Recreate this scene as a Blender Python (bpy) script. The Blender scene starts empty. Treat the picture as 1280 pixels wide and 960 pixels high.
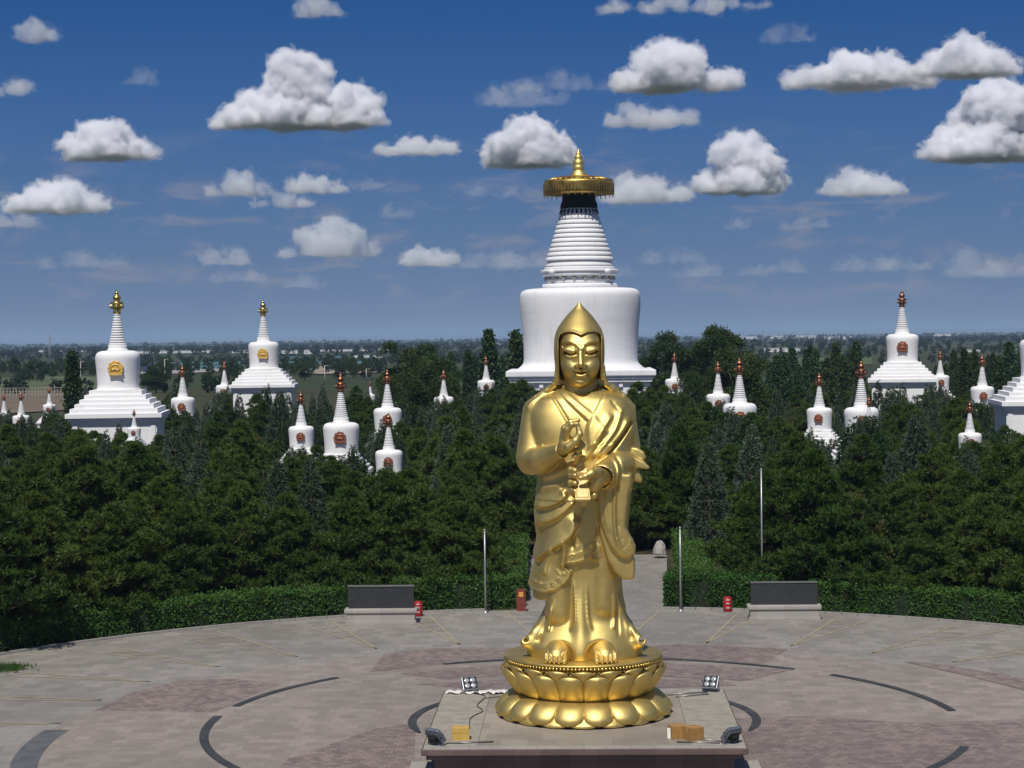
import bpy, bmesh, math, random
import numpy as np
from mathutils import Vector, Matrix

R = math.radians
SC = bpy.context.scene
COL = SC.collection
rng = np.random.default_rng(7)
random.seed(7)

# ------------------------------------------------------------------ camera
H_CAM = 14.0
FPX = 2400.0                      # focal length in pixels of a 1280 wide picture
YAW, PITCH, ROLL = R(2.03), R(1.40), R(0.70)
cam_d = bpy.data.cameras.new('camera')
cam = bpy.data.objects.new('camera', cam_d)
COL.objects.link(cam)
cam_d.sensor_width = 36.0
cam_d.lens = 36.0 * FPX / 1280.0
cam_d.clip_start = 0.5
cam_d.clip_end = 60000.0
CAM_ROT = (Matrix.Rotation(YAW, 3, 'Z') @ Matrix.Rotation(math.pi / 2 - PITCH, 3, 'X')
           @ Matrix.Rotation(-ROLL, 3, 'Z'))
cam.matrix_world = Matrix.Translation((0, 0, H_CAM)) @ CAM_ROT.to_4x4()
SC.camera = cam


def ray(px, py):
    return CAM_ROT @ Vector(((px - 640) / FPX, (480 - py) / FPX, -1.0))


def on_ground(px, py, z=0.0):
    d = ray(px, py)
    t = (z - H_CAM) / d.z
    return Vector((d.x * t, d.y * t, z))


def at_depth(px, py, dist):
    d = ray(px, py)
    t = dist / d.y
    return Vector((d.x * t, dist, H_CAM + d.z * t))


def to_px(p):
    v = CAM_ROT.transposed() @ (Vector(p) - Vector((0, 0, H_CAM)))
    return 640 + FPX * v.x / -v.z, 480 - FPX * v.y / -v.z


# ------------------------------------------------------------------ sun and sky
SUN_EL, SUN_AZ = R(55), R(190)    # azimuth clockwise from +Y: behind the camera, a little to its left
SUN_DIR = Vector((math.sin(SUN_AZ) * math.cos(SUN_EL), math.cos(SUN_AZ) * math.cos(SUN_EL), math.sin(SUN_EL)))
sun_d = bpy.data.lights.new('sun', 'SUN')
sun_d.energy = 4.2
sun_d.angle = R(0.53)
sun_d.color = (1.0, 0.955, 0.88)
sun = bpy.data.objects.new('sun', sun_d)
sun.rotation_euler = SUN_DIR.to_track_quat('Z', 'Y').to_euler()
sun.location = (0, 0, 300)
COL.objects.link(sun)

SC.view_settings.view_transform = 'Standard'
SC.view_settings.look = 'None'
SC.view_settings.exposure = 0.0
SC.view_settings.gamma = 1.0
SC.view_settings.use_curve_mapping = False
SC.cycles.use_denoising = True
SC.cycles.max_bounces = 12
SC.cycles.diffuse_bounces = 3
SC.cycles.glossy_bounces = 3
SC.cycles.transparent_max_bounces = 8
SC.cycles.volume_bounces = 12
SC.cycles.use_adaptive_sampling = True
SC.cycles.adaptive_threshold = 0.012
SC.cycles.sample_clamp_indirect = 6.0


class NT:
    """small helper to write node trees"""
    def __init__(self, tree):
        self.t = tree

    def n(self, kind, **kw):
        nd = self.t.nodes.new('ShaderNode' + kind)
        for k, v in kw.items():
            setattr(nd, k, v)
        return nd

    def put(self, sock, val):
        if isinstance(val, bpy.types.NodeSocket):
            self.t.links.new(val, sock)
        elif val is not None:
            sock.default_value = val

    def math(self, op, a, b=None, c=None, clamp=False):
        nd = self.n('Math', operation=op, use_clamp=clamp)
        for s, v in zip(nd.inputs, (a, b, c)):
            self.put(s, v)
        return nd.outputs[0]

    def vec(self, op, a, b=None, c=None):
        nd = self.n('VectorMath', operation=op)
        for s, v in zip(nd.inputs, (a, b, c)):
            self.put(s, v)
        return nd.outputs['Value'] if op in ('DOT_PRODUCT', 'LENGTH') else nd.outputs['Vector']

    def noise(self, vec, scale, detail=4, rough=0.55, dist=0.0, dims='3D'):
        nd = self.n('TexNoise', noise_dimensions=dims)
        self.put(nd.inputs['Vector'], vec)
        nd.inputs['Scale'].default_value = scale
        nd.inputs['Detail'].default_value = detail
        nd.inputs['Roughness'].default_value = rough
        nd.inputs['Distortion'].default_value = dist
        return nd.outputs['Fac']

    def sstep(self, x, lo, hi, o0=0.0, o1=1.0):
        nd = self.n('MapRange', interpolation_type='SMOOTHSTEP')
        self.put(nd.inputs[0], x)
        for i, v in enumerate((lo, hi, o0, o1)):
            self.put(nd.inputs[i + 1], v)
        return nd.outputs[0]

    def mix(self, fac, a, b, mode='MIX'):
        nd = self.n('Mix', data_type='RGBA', blend_type=mode)
        self.put(nd.inputs[0], fac)
        for s, v in zip((nd.inputs[6], nd.inputs[7]), (a, b)):
            if isinstance(v, tuple) and len(v) == 3:
                v = v + (1.0,)
            self.put(s, v)
        return nd.outputs[2]

    def ramp(self, fac, stops):
        nd = self.n('ValToRGB')
        self.put(nd.inputs[0], fac)
        e = nd.color_ramp.elements
        while len(e) < len(stops):
            e.new(0.5)
        for el, (p, c) in zip(e, stops):
            el.position = p
            el.color = (*c, 1.0) if len(c) == 3 else c
        return nd.outputs[0]


def azel(px, py):
    d = ray(px, py).normalized()
    return math.atan2(d.x, d.y), math.asin(d.z)


world = bpy.data.worlds.new('World')
SC.world = world
world.use_nodes = True
world.cycles.sampling_method = 'MANUAL'
world.cycles.sample_map_resolution = 1024
wt = NT(world.node_tree)
world.node_tree.nodes.clear()
w_out = wt.n('OutputWorld')
w_bg = wt.n('Background')
w_bg.inputs['Strength'].default_value = 0.07
sky = wt.n('TexSky', sky_type='NISHITA', sun_disc=False)
sky.sun_elevation = SUN_EL
sky.sun_rotation = SUN_AZ
sky.altitude = 1500.0
sky.air_density = 1.0
sky.dust_density = 0.6
sky.ozone_density = 3.0

tc = wt.n('TexCoord')
sep = wt.n('SeparateXYZ')
wt.put(sep.inputs[0], tc.outputs['Generated'])
w_az = wt.math('ARCTAN2', sep.outputs[0], sep.outputs[1])
w_el = wt.math('ARCSINE', sep.outputs[2])


# thin veil of far clouds low over the horizon and a loose cover of clouds elsewhere in the sky
comb = wt.n('CombineXYZ')
wt.put(comb.inputs[0], w_az)
wt.put(comb.inputs[1], w_el)
veil_n = wt.noise(wt.vec('MULTIPLY', comb.outputs[0], (1, 3.2, 1)), 22.0, 6, 0.6, 0.3, '2D')
veil = wt.math('MULTIPLY', wt.math('MULTIPLY', wt.sstep(veil_n, 0.50, 0.72), wt.sstep(w_el, 0.005, 0.03)), wt.sstep(w_el, 0.06, 0.12, 0.55, 0.0))
wide_n = wt.noise(tc.outputs['Generated'], 5.0, 7, 0.58, 0.2)
wide = wt.math('MULTIPLY', wt.math('MULTIPLY', wt.sstep(wide_n, 0.52, 0.66), wt.sstep(w_el, 0.06, 0.2)),
               wt.sstep(wt.math('ABSOLUTE', w_az), 0.36, 0.6, 0.0, 0.85))
# the sky of the photograph is a deep, polarised blue that greys towards the horizon
sky_c = wt.mix(1.0, sky.outputs[0], (0.62, 0.80, 1.0), 'MULTIPLY')
low_sky = wt.ramp(wt.math('MULTIPLY_ADD', w_el, 2.2, 0.1), [(0.0, (2.05, 2.9, 4.6)), (0.105, (2.05, 2.9, 4.6)), (0.23, (1.2, 2.35, 4.6)), (0.34, (0.62, 1.8, 4.6)), (0.47, (0.23, 1.22, 3.85)), (1.0, (0.20, 1.0, 3.4))])
sky_c = wt.mix(wt.sstep(w_el, 0.19, 0.60, 1.0, 0.0), sky_c, low_sky)
c1 = wt.mix(veil, sky_c, (3.6, 3.7, 4.7))
c2 = wt.mix(wide, c1, (7.0, 7.1, 7.4))
wt.put(w_bg.inputs['Color'], c2)
wt.put(w_out.inputs['Surface'], w_bg.outputs[0])
# ------------------------------------------------------------------ objects and meshes
def tag(o, label=None, cat=None, group=None, kind=None):
    if label:
        o['label'] = label
    if cat:
        o['category'] = cat
    if group:
        o['group'] = group
    if kind:
        o['kind'] = kind
    return o


def thing(name, loc, label, cat, group=None, rz=0.0):
    o = bpy.data.objects.new(name, None)
    o.empty_display_size = 0.2
    o.location = loc
    o.rotation_euler = (0, 0, rz)
    COL.objects.link(o)
    return tag(o, label, cat, group)


def link_mesh(name, me, mat=None, parent=None, loc=None, smooth=False):
    o = bpy.data.objects.new(name, me)
    COL.objects.link(o)
    if mat is not None and not me.materials:
        me.materials.append(mat)
    if parent is not None:
        o.parent = parent
    if loc is not None:
        o.location = loc
    if smooth:
        me.polygons.foreach_set('use_smooth', np.ones(len(me.polygons), dtype=bool))
    return o


def np_mesh(name, verts, faces):
    """verts (n,3), faces (m,k) arrays -> mesh, quickly"""
    verts = np.asarray(verts, dtype=np.float32)
    faces = np.asarray(faces, dtype=np.int32)
    me = bpy.data.meshes.new(name)
    k = faces.shape[1]
    me.vertices.add(len(verts))
    me.vertices.foreach_set('co', verts.ravel())
    me.loops.add(faces.size)
    me.loops.foreach_set('vertex_index', faces.ravel())
    me.polygons.add(len(faces))
    me.polygons.foreach_set('loop_start', np.arange(len(faces), dtype=np.int32) * k)
    me.update(calc_edges=True)
    me.validate()
    return me


class MB:
    """collects simple shapes, then links them as one mesh object"""
    def __init__(self):
        self.v, self.f, self.s = [], [], []

    def add(self, vs, fs, smooth=False):
        o = len(self.v)
        self.v += [tuple(p) for p in vs]
        self.f += [tuple(i + o for i in f) for f in fs]
        self.s += [smooth] * len(fs)
        return self

    def box(self, x0, x1, y0, y1, z0, z1, M=None):
        vs = [Vector((x, y, z)) for z in (z0, z1) for y in (y0, y1) for x in (x0, x1)]
        if M is not None:
            vs = [M @ p for p in vs]
        return self.add(vs, [(0, 2, 3, 1), (4, 5, 7, 6), (0, 1, 5, 4), (2, 6, 7, 3), (0, 4, 6, 2), (1, 3, 7, 5)])

    def bbox(self, x0, x1, y0, y1, z0, z1, b=0.02, M=None):
        """box with all its edges bevelled"""
        bm = bmesh.new()
        bmesh.ops.create_cube(bm, size=1.0)
        for p in bm.verts:
            p.co = Vector(((x0 + x1) / 2 + p.co.x * (x1 - x0), (y0 + y1) / 2 + p.co.y * (y1 - y0), (z0 + z1) / 2 + p.co.z * (z1 - z0)))
        bmesh.ops.bevel(bm, geom=bm.edges[:], offset=b, segments=2, affect='EDGES', profile=0.6)
        bm.verts.index_update()
        vs = [(M @ p.co if M is not None else p.co) for p in bm.verts]
        fs = [[q.index for q in f.verts] for f in bm.faces]
        bm.free()
        return self.add(vs, fs)

    def lathe(self, prof, n=32, cx=0.0, cy=0.0, smooth=True, wob=None):
        vs, fs = [], []
        for i, (r, z) in enumerate(prof):
            for k in range(n):
                a = 2 * math.pi * k / n
                vs.append((cx + r * math.cos(a), cy + r * math.sin(a), z))
        for i in range(len(prof) - 1):
            for k in range(n):
                k2 = (k + 1) % n
                fs.append((i * n + k, i * n + k2, (i + 1) * n + k2, (i + 1) * n + k))
        if prof[0][0] > 1e-4:
            fs.append(tuple(range(n))[::-1])
        if prof[-1][0] > 1e-4:
            fs.append(tuple((len(prof) - 1) * n + k for k in range(n)))
        return self.add(vs, fs, smooth)

    def tube(self, pts, r, n=8, smooth=True):
        pts = [Vector(p) for p in pts]
        rs = r if isinstance(r, (list, tuple)) else [r] * len(pts)
        vs, fs = [], []
        for i, p in enumerate(pts):
            t = (pts[min(i + 1, len(pts) - 1)] - pts[max(i - 1, 0)]).normalized()
            a = Vector((0, 0, 1)) if abs(t.z) < 0.9 else Vector((1, 0, 0))
            u = t.cross(a).normalized()
            w = t.cross(u)
            for k in range(n):
                g = 2 * math.pi * k / n
                vs.append(p + (u * math.cos(g) + w * math.sin(g)) * rs[i])
        for i in range(len(pts) - 1):
            for k in range(n):
                k2 = (k + 1) % n
                fs.append((i * n + k, i * n + k2, (i + 1) * n + k2, (i + 1) * n + k))
        fs.append(tuple(range(n))[::-1])
        fs.append(tuple((len(pts) - 1) * n + k for k in range(n)))
        return self.add(vs, fs, smooth)

    def mesh(self, name):
        me = bpy.data.meshes.new(name)
        me.from_pydata(self.v, [], self.f)
        me.polygons.foreach_set('use_smooth', np.array(self.s, dtype=bool))
        me.update()
        return me

    def build(self, name, mat, parent=None, loc=None):
        return link_mesh(name, self.mesh(name), mat, parent, loc)


def copy_tree(root):
    """a thing and copies of its parts and sub-parts, sharing mesh data"""
    c = root.copy()
    COL.objects.link(c)
    for ch in KIDS.get(root.name, []) or root.children:
        d = ch.copy()
        COL.objects.link(d)
        d.parent = c
        for g in ch.children:
            e = g.copy()
            COL.objects.link(e)
            e.parent = d
    return c


KIDS = {}


# ------------------------------------------------------------------ materials
def mat(name):
    m = bpy.data.materials.new(name)
    m.use_nodes = True
    t = NT(m.node_tree)
    b = m.node_tree.nodes['Principled BSDF']
    return m, t, b


def simple(name, col, rough=0.6, metal=0.0, var=0.15, scale=3.0, bump=0.0, bscale=30.0, spec=0.5):
    """one colour broken up by two scales of noise, with an optional bump"""
    m, t, b = mat(name)
    tc = t.n('TexCoord')
    n1 = t.noise(tc.outputs['Object'], scale, 5, 0.6)
    n2 = t.noise(tc.outputs['Object'], scale * 9, 3, 0.6)
    f = t.math('ADD', t.math('MULTIPLY', n1, 0.65), t.math('MULTIPLY', n2, 0.35))
    lo = tuple(c * (1 - var) for c in col)
    hi = tuple(min(1, c * (1 + var)) for c in col)
    t.put(b.inputs['Base Color'], t.mix(t.sstep(f, 0.3, 0.7), lo, hi))
    t.put(b.inputs['Roughness'], t.math('MULTIPLY_ADD', n2, 0.15, rough - 0.07))
    b.inputs['Metallic'].default_value = metal
    b.inputs['Specular IOR Level'].default_value = spec
    if bump:
        bp = t.n('Bump')
        bp.inputs['Strength'].default_value = bump
        bp.inputs['Distance'].default_value = 0.05
        t.put(bp.inputs['Height'], t.noise(tc.outputs['Object'], bscale, 4, 0.65))
        t.put(b.inputs['Normal'], bp.outputs[0])
    return m


def gold_mat(name, col, rough, var=0.12, scale=1.2):
    m, t, b = mat(name)
    tc = t.n('TexCoord')
    g = t.n('NewGeometry')
    n1 = t.noise(tc.outputs['Object'], scale, 5, 0.6)
    n2 = t.noise(tc.outputs['Object'], scale * 14, 3, 0.6)
    lo = tuple(c * (1 - var) for c in col)
    hi = tuple(min(1, c * (1 + var * 0.6)) for c in col)
    t.put(b.inputs['Base Color'], t.mix(t.sstep(n1, 0.3, 0.7), lo, hi))
    t.put(b.inputs['Roughness'], t.math('ADD', t.math('MULTIPLY_ADD', n1, 0.12, rough - 0.08), t.math('MULTIPLY', n2, 0.06)))
    b.inputs['Metallic'].default_value = 1.0
    bp = t.n('Bump')
    bp.inputs['Strength'].default_value = 0.05
    bp.inputs['Distance'].default_value = 0.05
    t.put(bp.inputs['Height'], t.noise(tc.outputs['Object'], scale * 5, 4, 0.6))
    t.put(b.inputs['Normal'], bp.outputs[0])
    return m


M_GOLD = gold_mat('satin_gold', (0.685, 0.525, 0.190), 0.53)
M_GOLD_SOFT = gold_mat('soft_gold', (0.70, 0.56, 0.28), 0.62)
M_GOLD_OLD = gold_mat('weathered_gold', (0.62, 0.40, 0.10), 0.38, 0.3, 0.8)
M_GOLD_BRIGHT = gold_mat('bright_gold', (0.85, 0.60, 0.16), 0.25)
M_COPPER = gold_mat('red_copper', (0.44, 0.19, 0.105), 0.40, 0.3)
# ------------------------------------------------------------------ sculpting with distance fields
# the statue is modelled in units of 1/36.4 m: x to the right, d towards the front, z up from the top of the lotus
U = 66.0 / FPX
ZC = 397.0


def P(px, py, d=0.0):
    k = 1 - d / FPX
    return ((px - 725) * k, d, ZC - (py - 420) * k)


class Grid:
    def __init__(self, lo, hi, h):
        self.lo, self.h = np.array(lo, float), h
        n = [int(math.ceil((b - a) / h)) + 1 for a, b in zip(lo, hi)]
        ax = [lo[i] + h * np.arange(n[i]) for i in range(3)]
        self.x = ax[0].astype(np.float32)[:, None, None]
        self.d = ax[1].astype(np.float32)[None, :, None]
        self.z = ax[2].astype(np.float32)[None, None, :]

    def ell(self, c, r):
        q = np.sqrt(((self.x - c[0]) / r[0]) ** 2 + ((self.d - c[1]) / r[1]) ** 2 + ((self.z - c[2]) / r[2]) ** 2)
        return (q - 1) * min(r)

    def cap(self, a, b, ra, rb=None, flat=None):
        rb = ra if rb is None else rb
        a, b = np.array(a, float), np.array(b, float)
        s = np.ones(3) if flat is None else np.array(flat, float)
        ab = (b - a) / s
        L = float(ab @ ab)
        px, pd, pz = (self.x - a[0]) / s[0], (self.d - a[1]) / s[1], (self.z - a[2]) / s[2]
        t = np.clip((px * ab[0] + pd * ab[1] + pz * ab[2]) / L, 0, 1)
        return np.sqrt((px - t * ab[0]) ** 2 + (pd - t * ab[1]) ** 2 + (pz - t * ab[2]) ** 2) - (ra + (rb - ra) * t)

    def chain(self, pts, rs, k=1.5):
        f = None
        for i in range(len(pts) - 1):
            g = self.cap(pts[i], pts[i + 1], rs[i], rs[i + 1])
            f = g if f is None else smin(f, g, k)
        return f

    def box(self, c, half, rot, r):
        """rounded box; rot = 3x3 with the box axes as rows"""
        q = []
        for i in range(3):
            q.append(np.abs((self.x - c[0]) * rot[i][0] + (self.d - c[1]) * rot[i][1] + (self.z - c[2]) * rot[i][2]) - half[i] + r)
        o = np.sqrt(sum(np.maximum(v, 0) ** 2 for v in q))
        return o + np.minimum(np.maximum(np.maximum(q[0], q[1]), q[2]), 0) - r

    def loft(self, rows, n=2.3):
        """rows: z, x left, x right, d front, d back"""
        rows = np.array(sorted(rows), float)
        z = self.z.ravel()
        c = [smooth_interp(z, rows[:, 0], rows[:, i]).astype(np.float32)[None, None, :] for i in range(1, 5)]
        cx, a = (c[0] + c[1]) / 2, (c[1] - c[0]) / 2
        dd = self.d
        b = np.where(dd > 0, c[2], -c[3])
        q = (np.abs((self.x - cx) / a) ** n + np.abs(dd / b) ** n) ** (1 / n)
        f = (q - 1) * np.minimum(a, np.minimum(c[2], -c[3]))
        return np.maximum(f, np.maximum(self.z - rows[-1, 0], rows[0, 0] - self.z))

    def poly2(self, pts):
        """signed distance to a polygon in the (x, z) plane, shape (nx, 1, nz)"""
        x, z = self.x[:, :, 0], self.z[0]
        pts = np.array(pts, float)
        inside = np.zeros((x.shape[0], z.shape[1]), bool)
        best = np.full(inside.shape, 1e9, np.float32)
        for i in range(len(pts)):
            a, b = pts[i - 1], pts[i]
            ex, ez = b - a
            t = np.clip(((x - a[0]) * ex + (z - a[1]) * ez) / (ex * ex + ez * ez + 1e-9), 0, 1)
            best = np.minimum(best, (x - a[0] - t * ex) ** 2 + (z - a[1] - t * ez) ** 2)
            cr = ((a[1] <= z) != (b[1] <= z)) & (x < (b[0] - a[0]) * (z - a[1]) / (b[1] - a[1] + 1e-12) + a[0])
            inside ^= cr
        s = np.sqrt(best)
        return np.where(inside, -s, s)[:, None, :].astype(np.float32)

    def stroke(self, pts, w):
        """distance field of a polyline in (x, z), and a soft 0..1 taper along it"""
        x, z = self.x[:, :, 0], self.z[0]
        pts = curve(pts)
        seg = np.sqrt(((pts[1:] - pts[:-1]) ** 2).sum(1))
        tot = seg.sum()
        best = np.full((x.shape[0], z.shape[1]), 1e9, np.float32)
        side = np.zeros_like(best)
        along = np.zeros_like(best)
        acc = 0.0
        for i in range(len(pts) - 1):
            a, e = pts[i], pts[i + 1] - pts[i]
            t = np.clip(((x - a[0]) * e[0] + (z - a[1]) * e[1]) / (e @ e + 1e-9), 0, 1)
            dx, dz = x - a[0] - t * e[0], z - a[1] - t * e[1]
            dd = dx * dx + dz * dz
            m = dd < best
            best = np.where(m, dd, best)
            side = np.where(m, np.sign(e[0] * dz - e[1] * dx), side)
            along = np.where(m, (acc + t * seg[i]) / tot, along)
            acc += seg[i]
        return np.sqrt(best), side, along

    def ridge(self, pts, w, h, ends=(0.15, 0.15)):
        """a rounded ridge (h > 0) or groove (h < 0) along the line"""
        r, s, t = self.stroke(pts, w)
        env = np.clip(t / max(ends[0], 1e-3), 0, 1) * np.clip((1 - t) / max(ends[1], 1e-3), 0, 1)
        env = env * env * (3 - 2 * env)
        return (h * np.exp(-(r / w) ** 2) * env)[:, None, :].astype(np.float32)

    def fold(self, pts, w, h, sharp=2.2, ends=(0.12, 0.12)):
        """an overlapping cloth fold: rises gently over w on the left of the line, drops sharply on its right"""
        r, s, t = self.stroke(pts, w)
        env = np.clip(t / max(ends[0], 1e-3), 0, 1) * np.clip((1 - t) / max(ends[1], 1e-3), 0, 1)
        env = env * env * (3 - 2 * env)
        up = np.exp(-(r / w) ** 1.6)
        dn = np.exp(-(r / sharp) ** 2)
        return (h * np.where(s > 0, up, dn) * env)[:, None, :].astype(np.float32)


def smooth_interp(x, xs, ys):
    """monotone-ish cubic interpolation"""
    xs, ys = np.asarray(xs, float), np.asarray(ys, float)
    m = np.gradient(ys, xs)
    i = np.clip(np.searchsorted(xs, x) - 1, 0, len(xs) - 2)
    h = xs[i + 1] - xs[i]
    t = np.clip((x - xs[i]) / h, 0, 1)
    h00, h10, h01, h11 = 2 * t**3 - 3 * t**2 + 1, t**3 - 2 * t**2 + t, -2 * t**3 + 3 * t**2, t**3 - t**2
    return h00 * ys[i] + h10 * h * m[i] + h01 * ys[i + 1] + h11 * h * m[i + 1]


def curve(pts, per=6):
    pts = np.array(pts, float)
    if len(pts) < 3:
        return pts
    t = np.arange(len(pts))
    tt = np.linspace(0, len(pts) - 1, (len(pts) - 1) * per + 1)
    return np.stack([smooth_interp(tt, t, pts[:, i]) for i in range(pts.shape[1])], 1)


def smin(a, b, k):
    h = np.clip(0.5 + 0.5 * (b - a) / k, 0, 1)
    return b + (a - b) * h - k * h * (1 - h)


def smax(a, b, k):
    return -smin(-a, -b, k)


def surface_nets(F, g):
    """numpy surface nets -> verts (n,3), quads (m,4)"""
    ins = F < 0
    nx, ny, nz = F.shape
    c = np.zeros((nx - 1, ny - 1, nz - 1), np.uint8)
    for dx in (0, 1):
        for dy in (0, 1):
            for dz in (0, 1):
                c += ins[dx:nx - 1 + dx, dy:ny - 1 + dy, dz:nz - 1 + dz]
    act = (c > 0) & (c < 8)
    idx = np.full(act.shape, -1, np.int64)
    I, J, K = np.nonzero(act)
    idx[I, J, K] = np.arange(len(I))
    acc = np.zeros((len(I), 3))
    cnt = np.zeros(len(I))
    corner = [(a, b, e) for a in (0, 1) for b in (0, 1) for e in (0, 1)]
    val = {q: F[I + q[0], J + q[1], K + q[2]].astype(float) for q in corner}
    for q in corner:
        for ax in range(3):
            if q[ax] == 0:
                q2 = list(q)
                q2[ax] = 1
                q2 = tuple(q2)
                a, b = val[q], val[q2]
                m = (a < 0) != (b < 0)
                t = np.where(m, a / (a - b + 1e-20), 0)
                p = np.array(q, float)[None, :].repeat(len(I), 0)
                p[:, ax] = t
                acc += p * m[:, None]
                cnt += m
    v = (acc / cnt[:, None] + np.stack([I, J, K], 1)) * g.h + g.lo
    quads = []
    for ax in range(3):
        o = [slice(1, -1)] * 3
        o[ax] = slice(0, -1)
        o2 = list(o)
        o2[ax] = slice(1, None)
        a, b = ins[tuple(o)], ins[tuple(o2)]
        X = np.argwhere(a != b)
        flip = a[a != b]
        base = X.copy()
        for k in range(3):
            if k != ax:
                base[:, k] += 1
        u, w = [(1, 2), (2, 0), (0, 1)][ax]
        def cell(du, dw):
            q = base.copy()
            q[:, u] -= du
            q[:, w] -= dw
            return idx[q[:, 0], q[:, 1], q[:, 2]]
        f = np.stack([cell(1, 1), cell(0, 1), cell(0, 0), cell(1, 0)], 1)
        f[~flip] = f[~flip][:, ::-1]
        quads.append(f)
    f = np.concatenate(quads)
    return v, f[(f >= 0).all(1)]


def relax(v, f, it=2, lam=0.5):
    """a little Laplacian smoothing"""
    n = len(v)
    for _ in range(it):
        s = np.zeros_like(v)
        c = np.zeros(n)
        for k in range(4):
            np.add.at(s, f[:, k], v[f[:, (k + 1) % 4]] + v[f[:, (k + 3) % 4]])
            np.add.at(c, f[:, k], 2)
        v = v + lam * (s / c[:, None] - v)
    return v


def sculpt(name, F, g, parent, material, it=2):
    v, f = surface_nets(F, g)
    v = relax(v, f, it)
    w = np.stack([v[:, 0], -v[:, 1], v[:, 2]], 1) * U
    me = np_mesh(name, w, f[:, ::-1])
    return link_mesh(name, me, material, parent, smooth=True)


def xz(pts, d):
    return [(P(x, y, d)[0], P(x, y, d)[2]) for x, y in pts]


STATUE_Z = H_CAM - ZC * U         # height of the lotus top over the plaza
statue = thing('monk_statue', (0, 66.0, STATUE_Z - 75 * U), 'giant golden statue of a robed monk in a pointed hood on a double lotus', 'statue')


def body_parent(name):
    return statue


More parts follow.
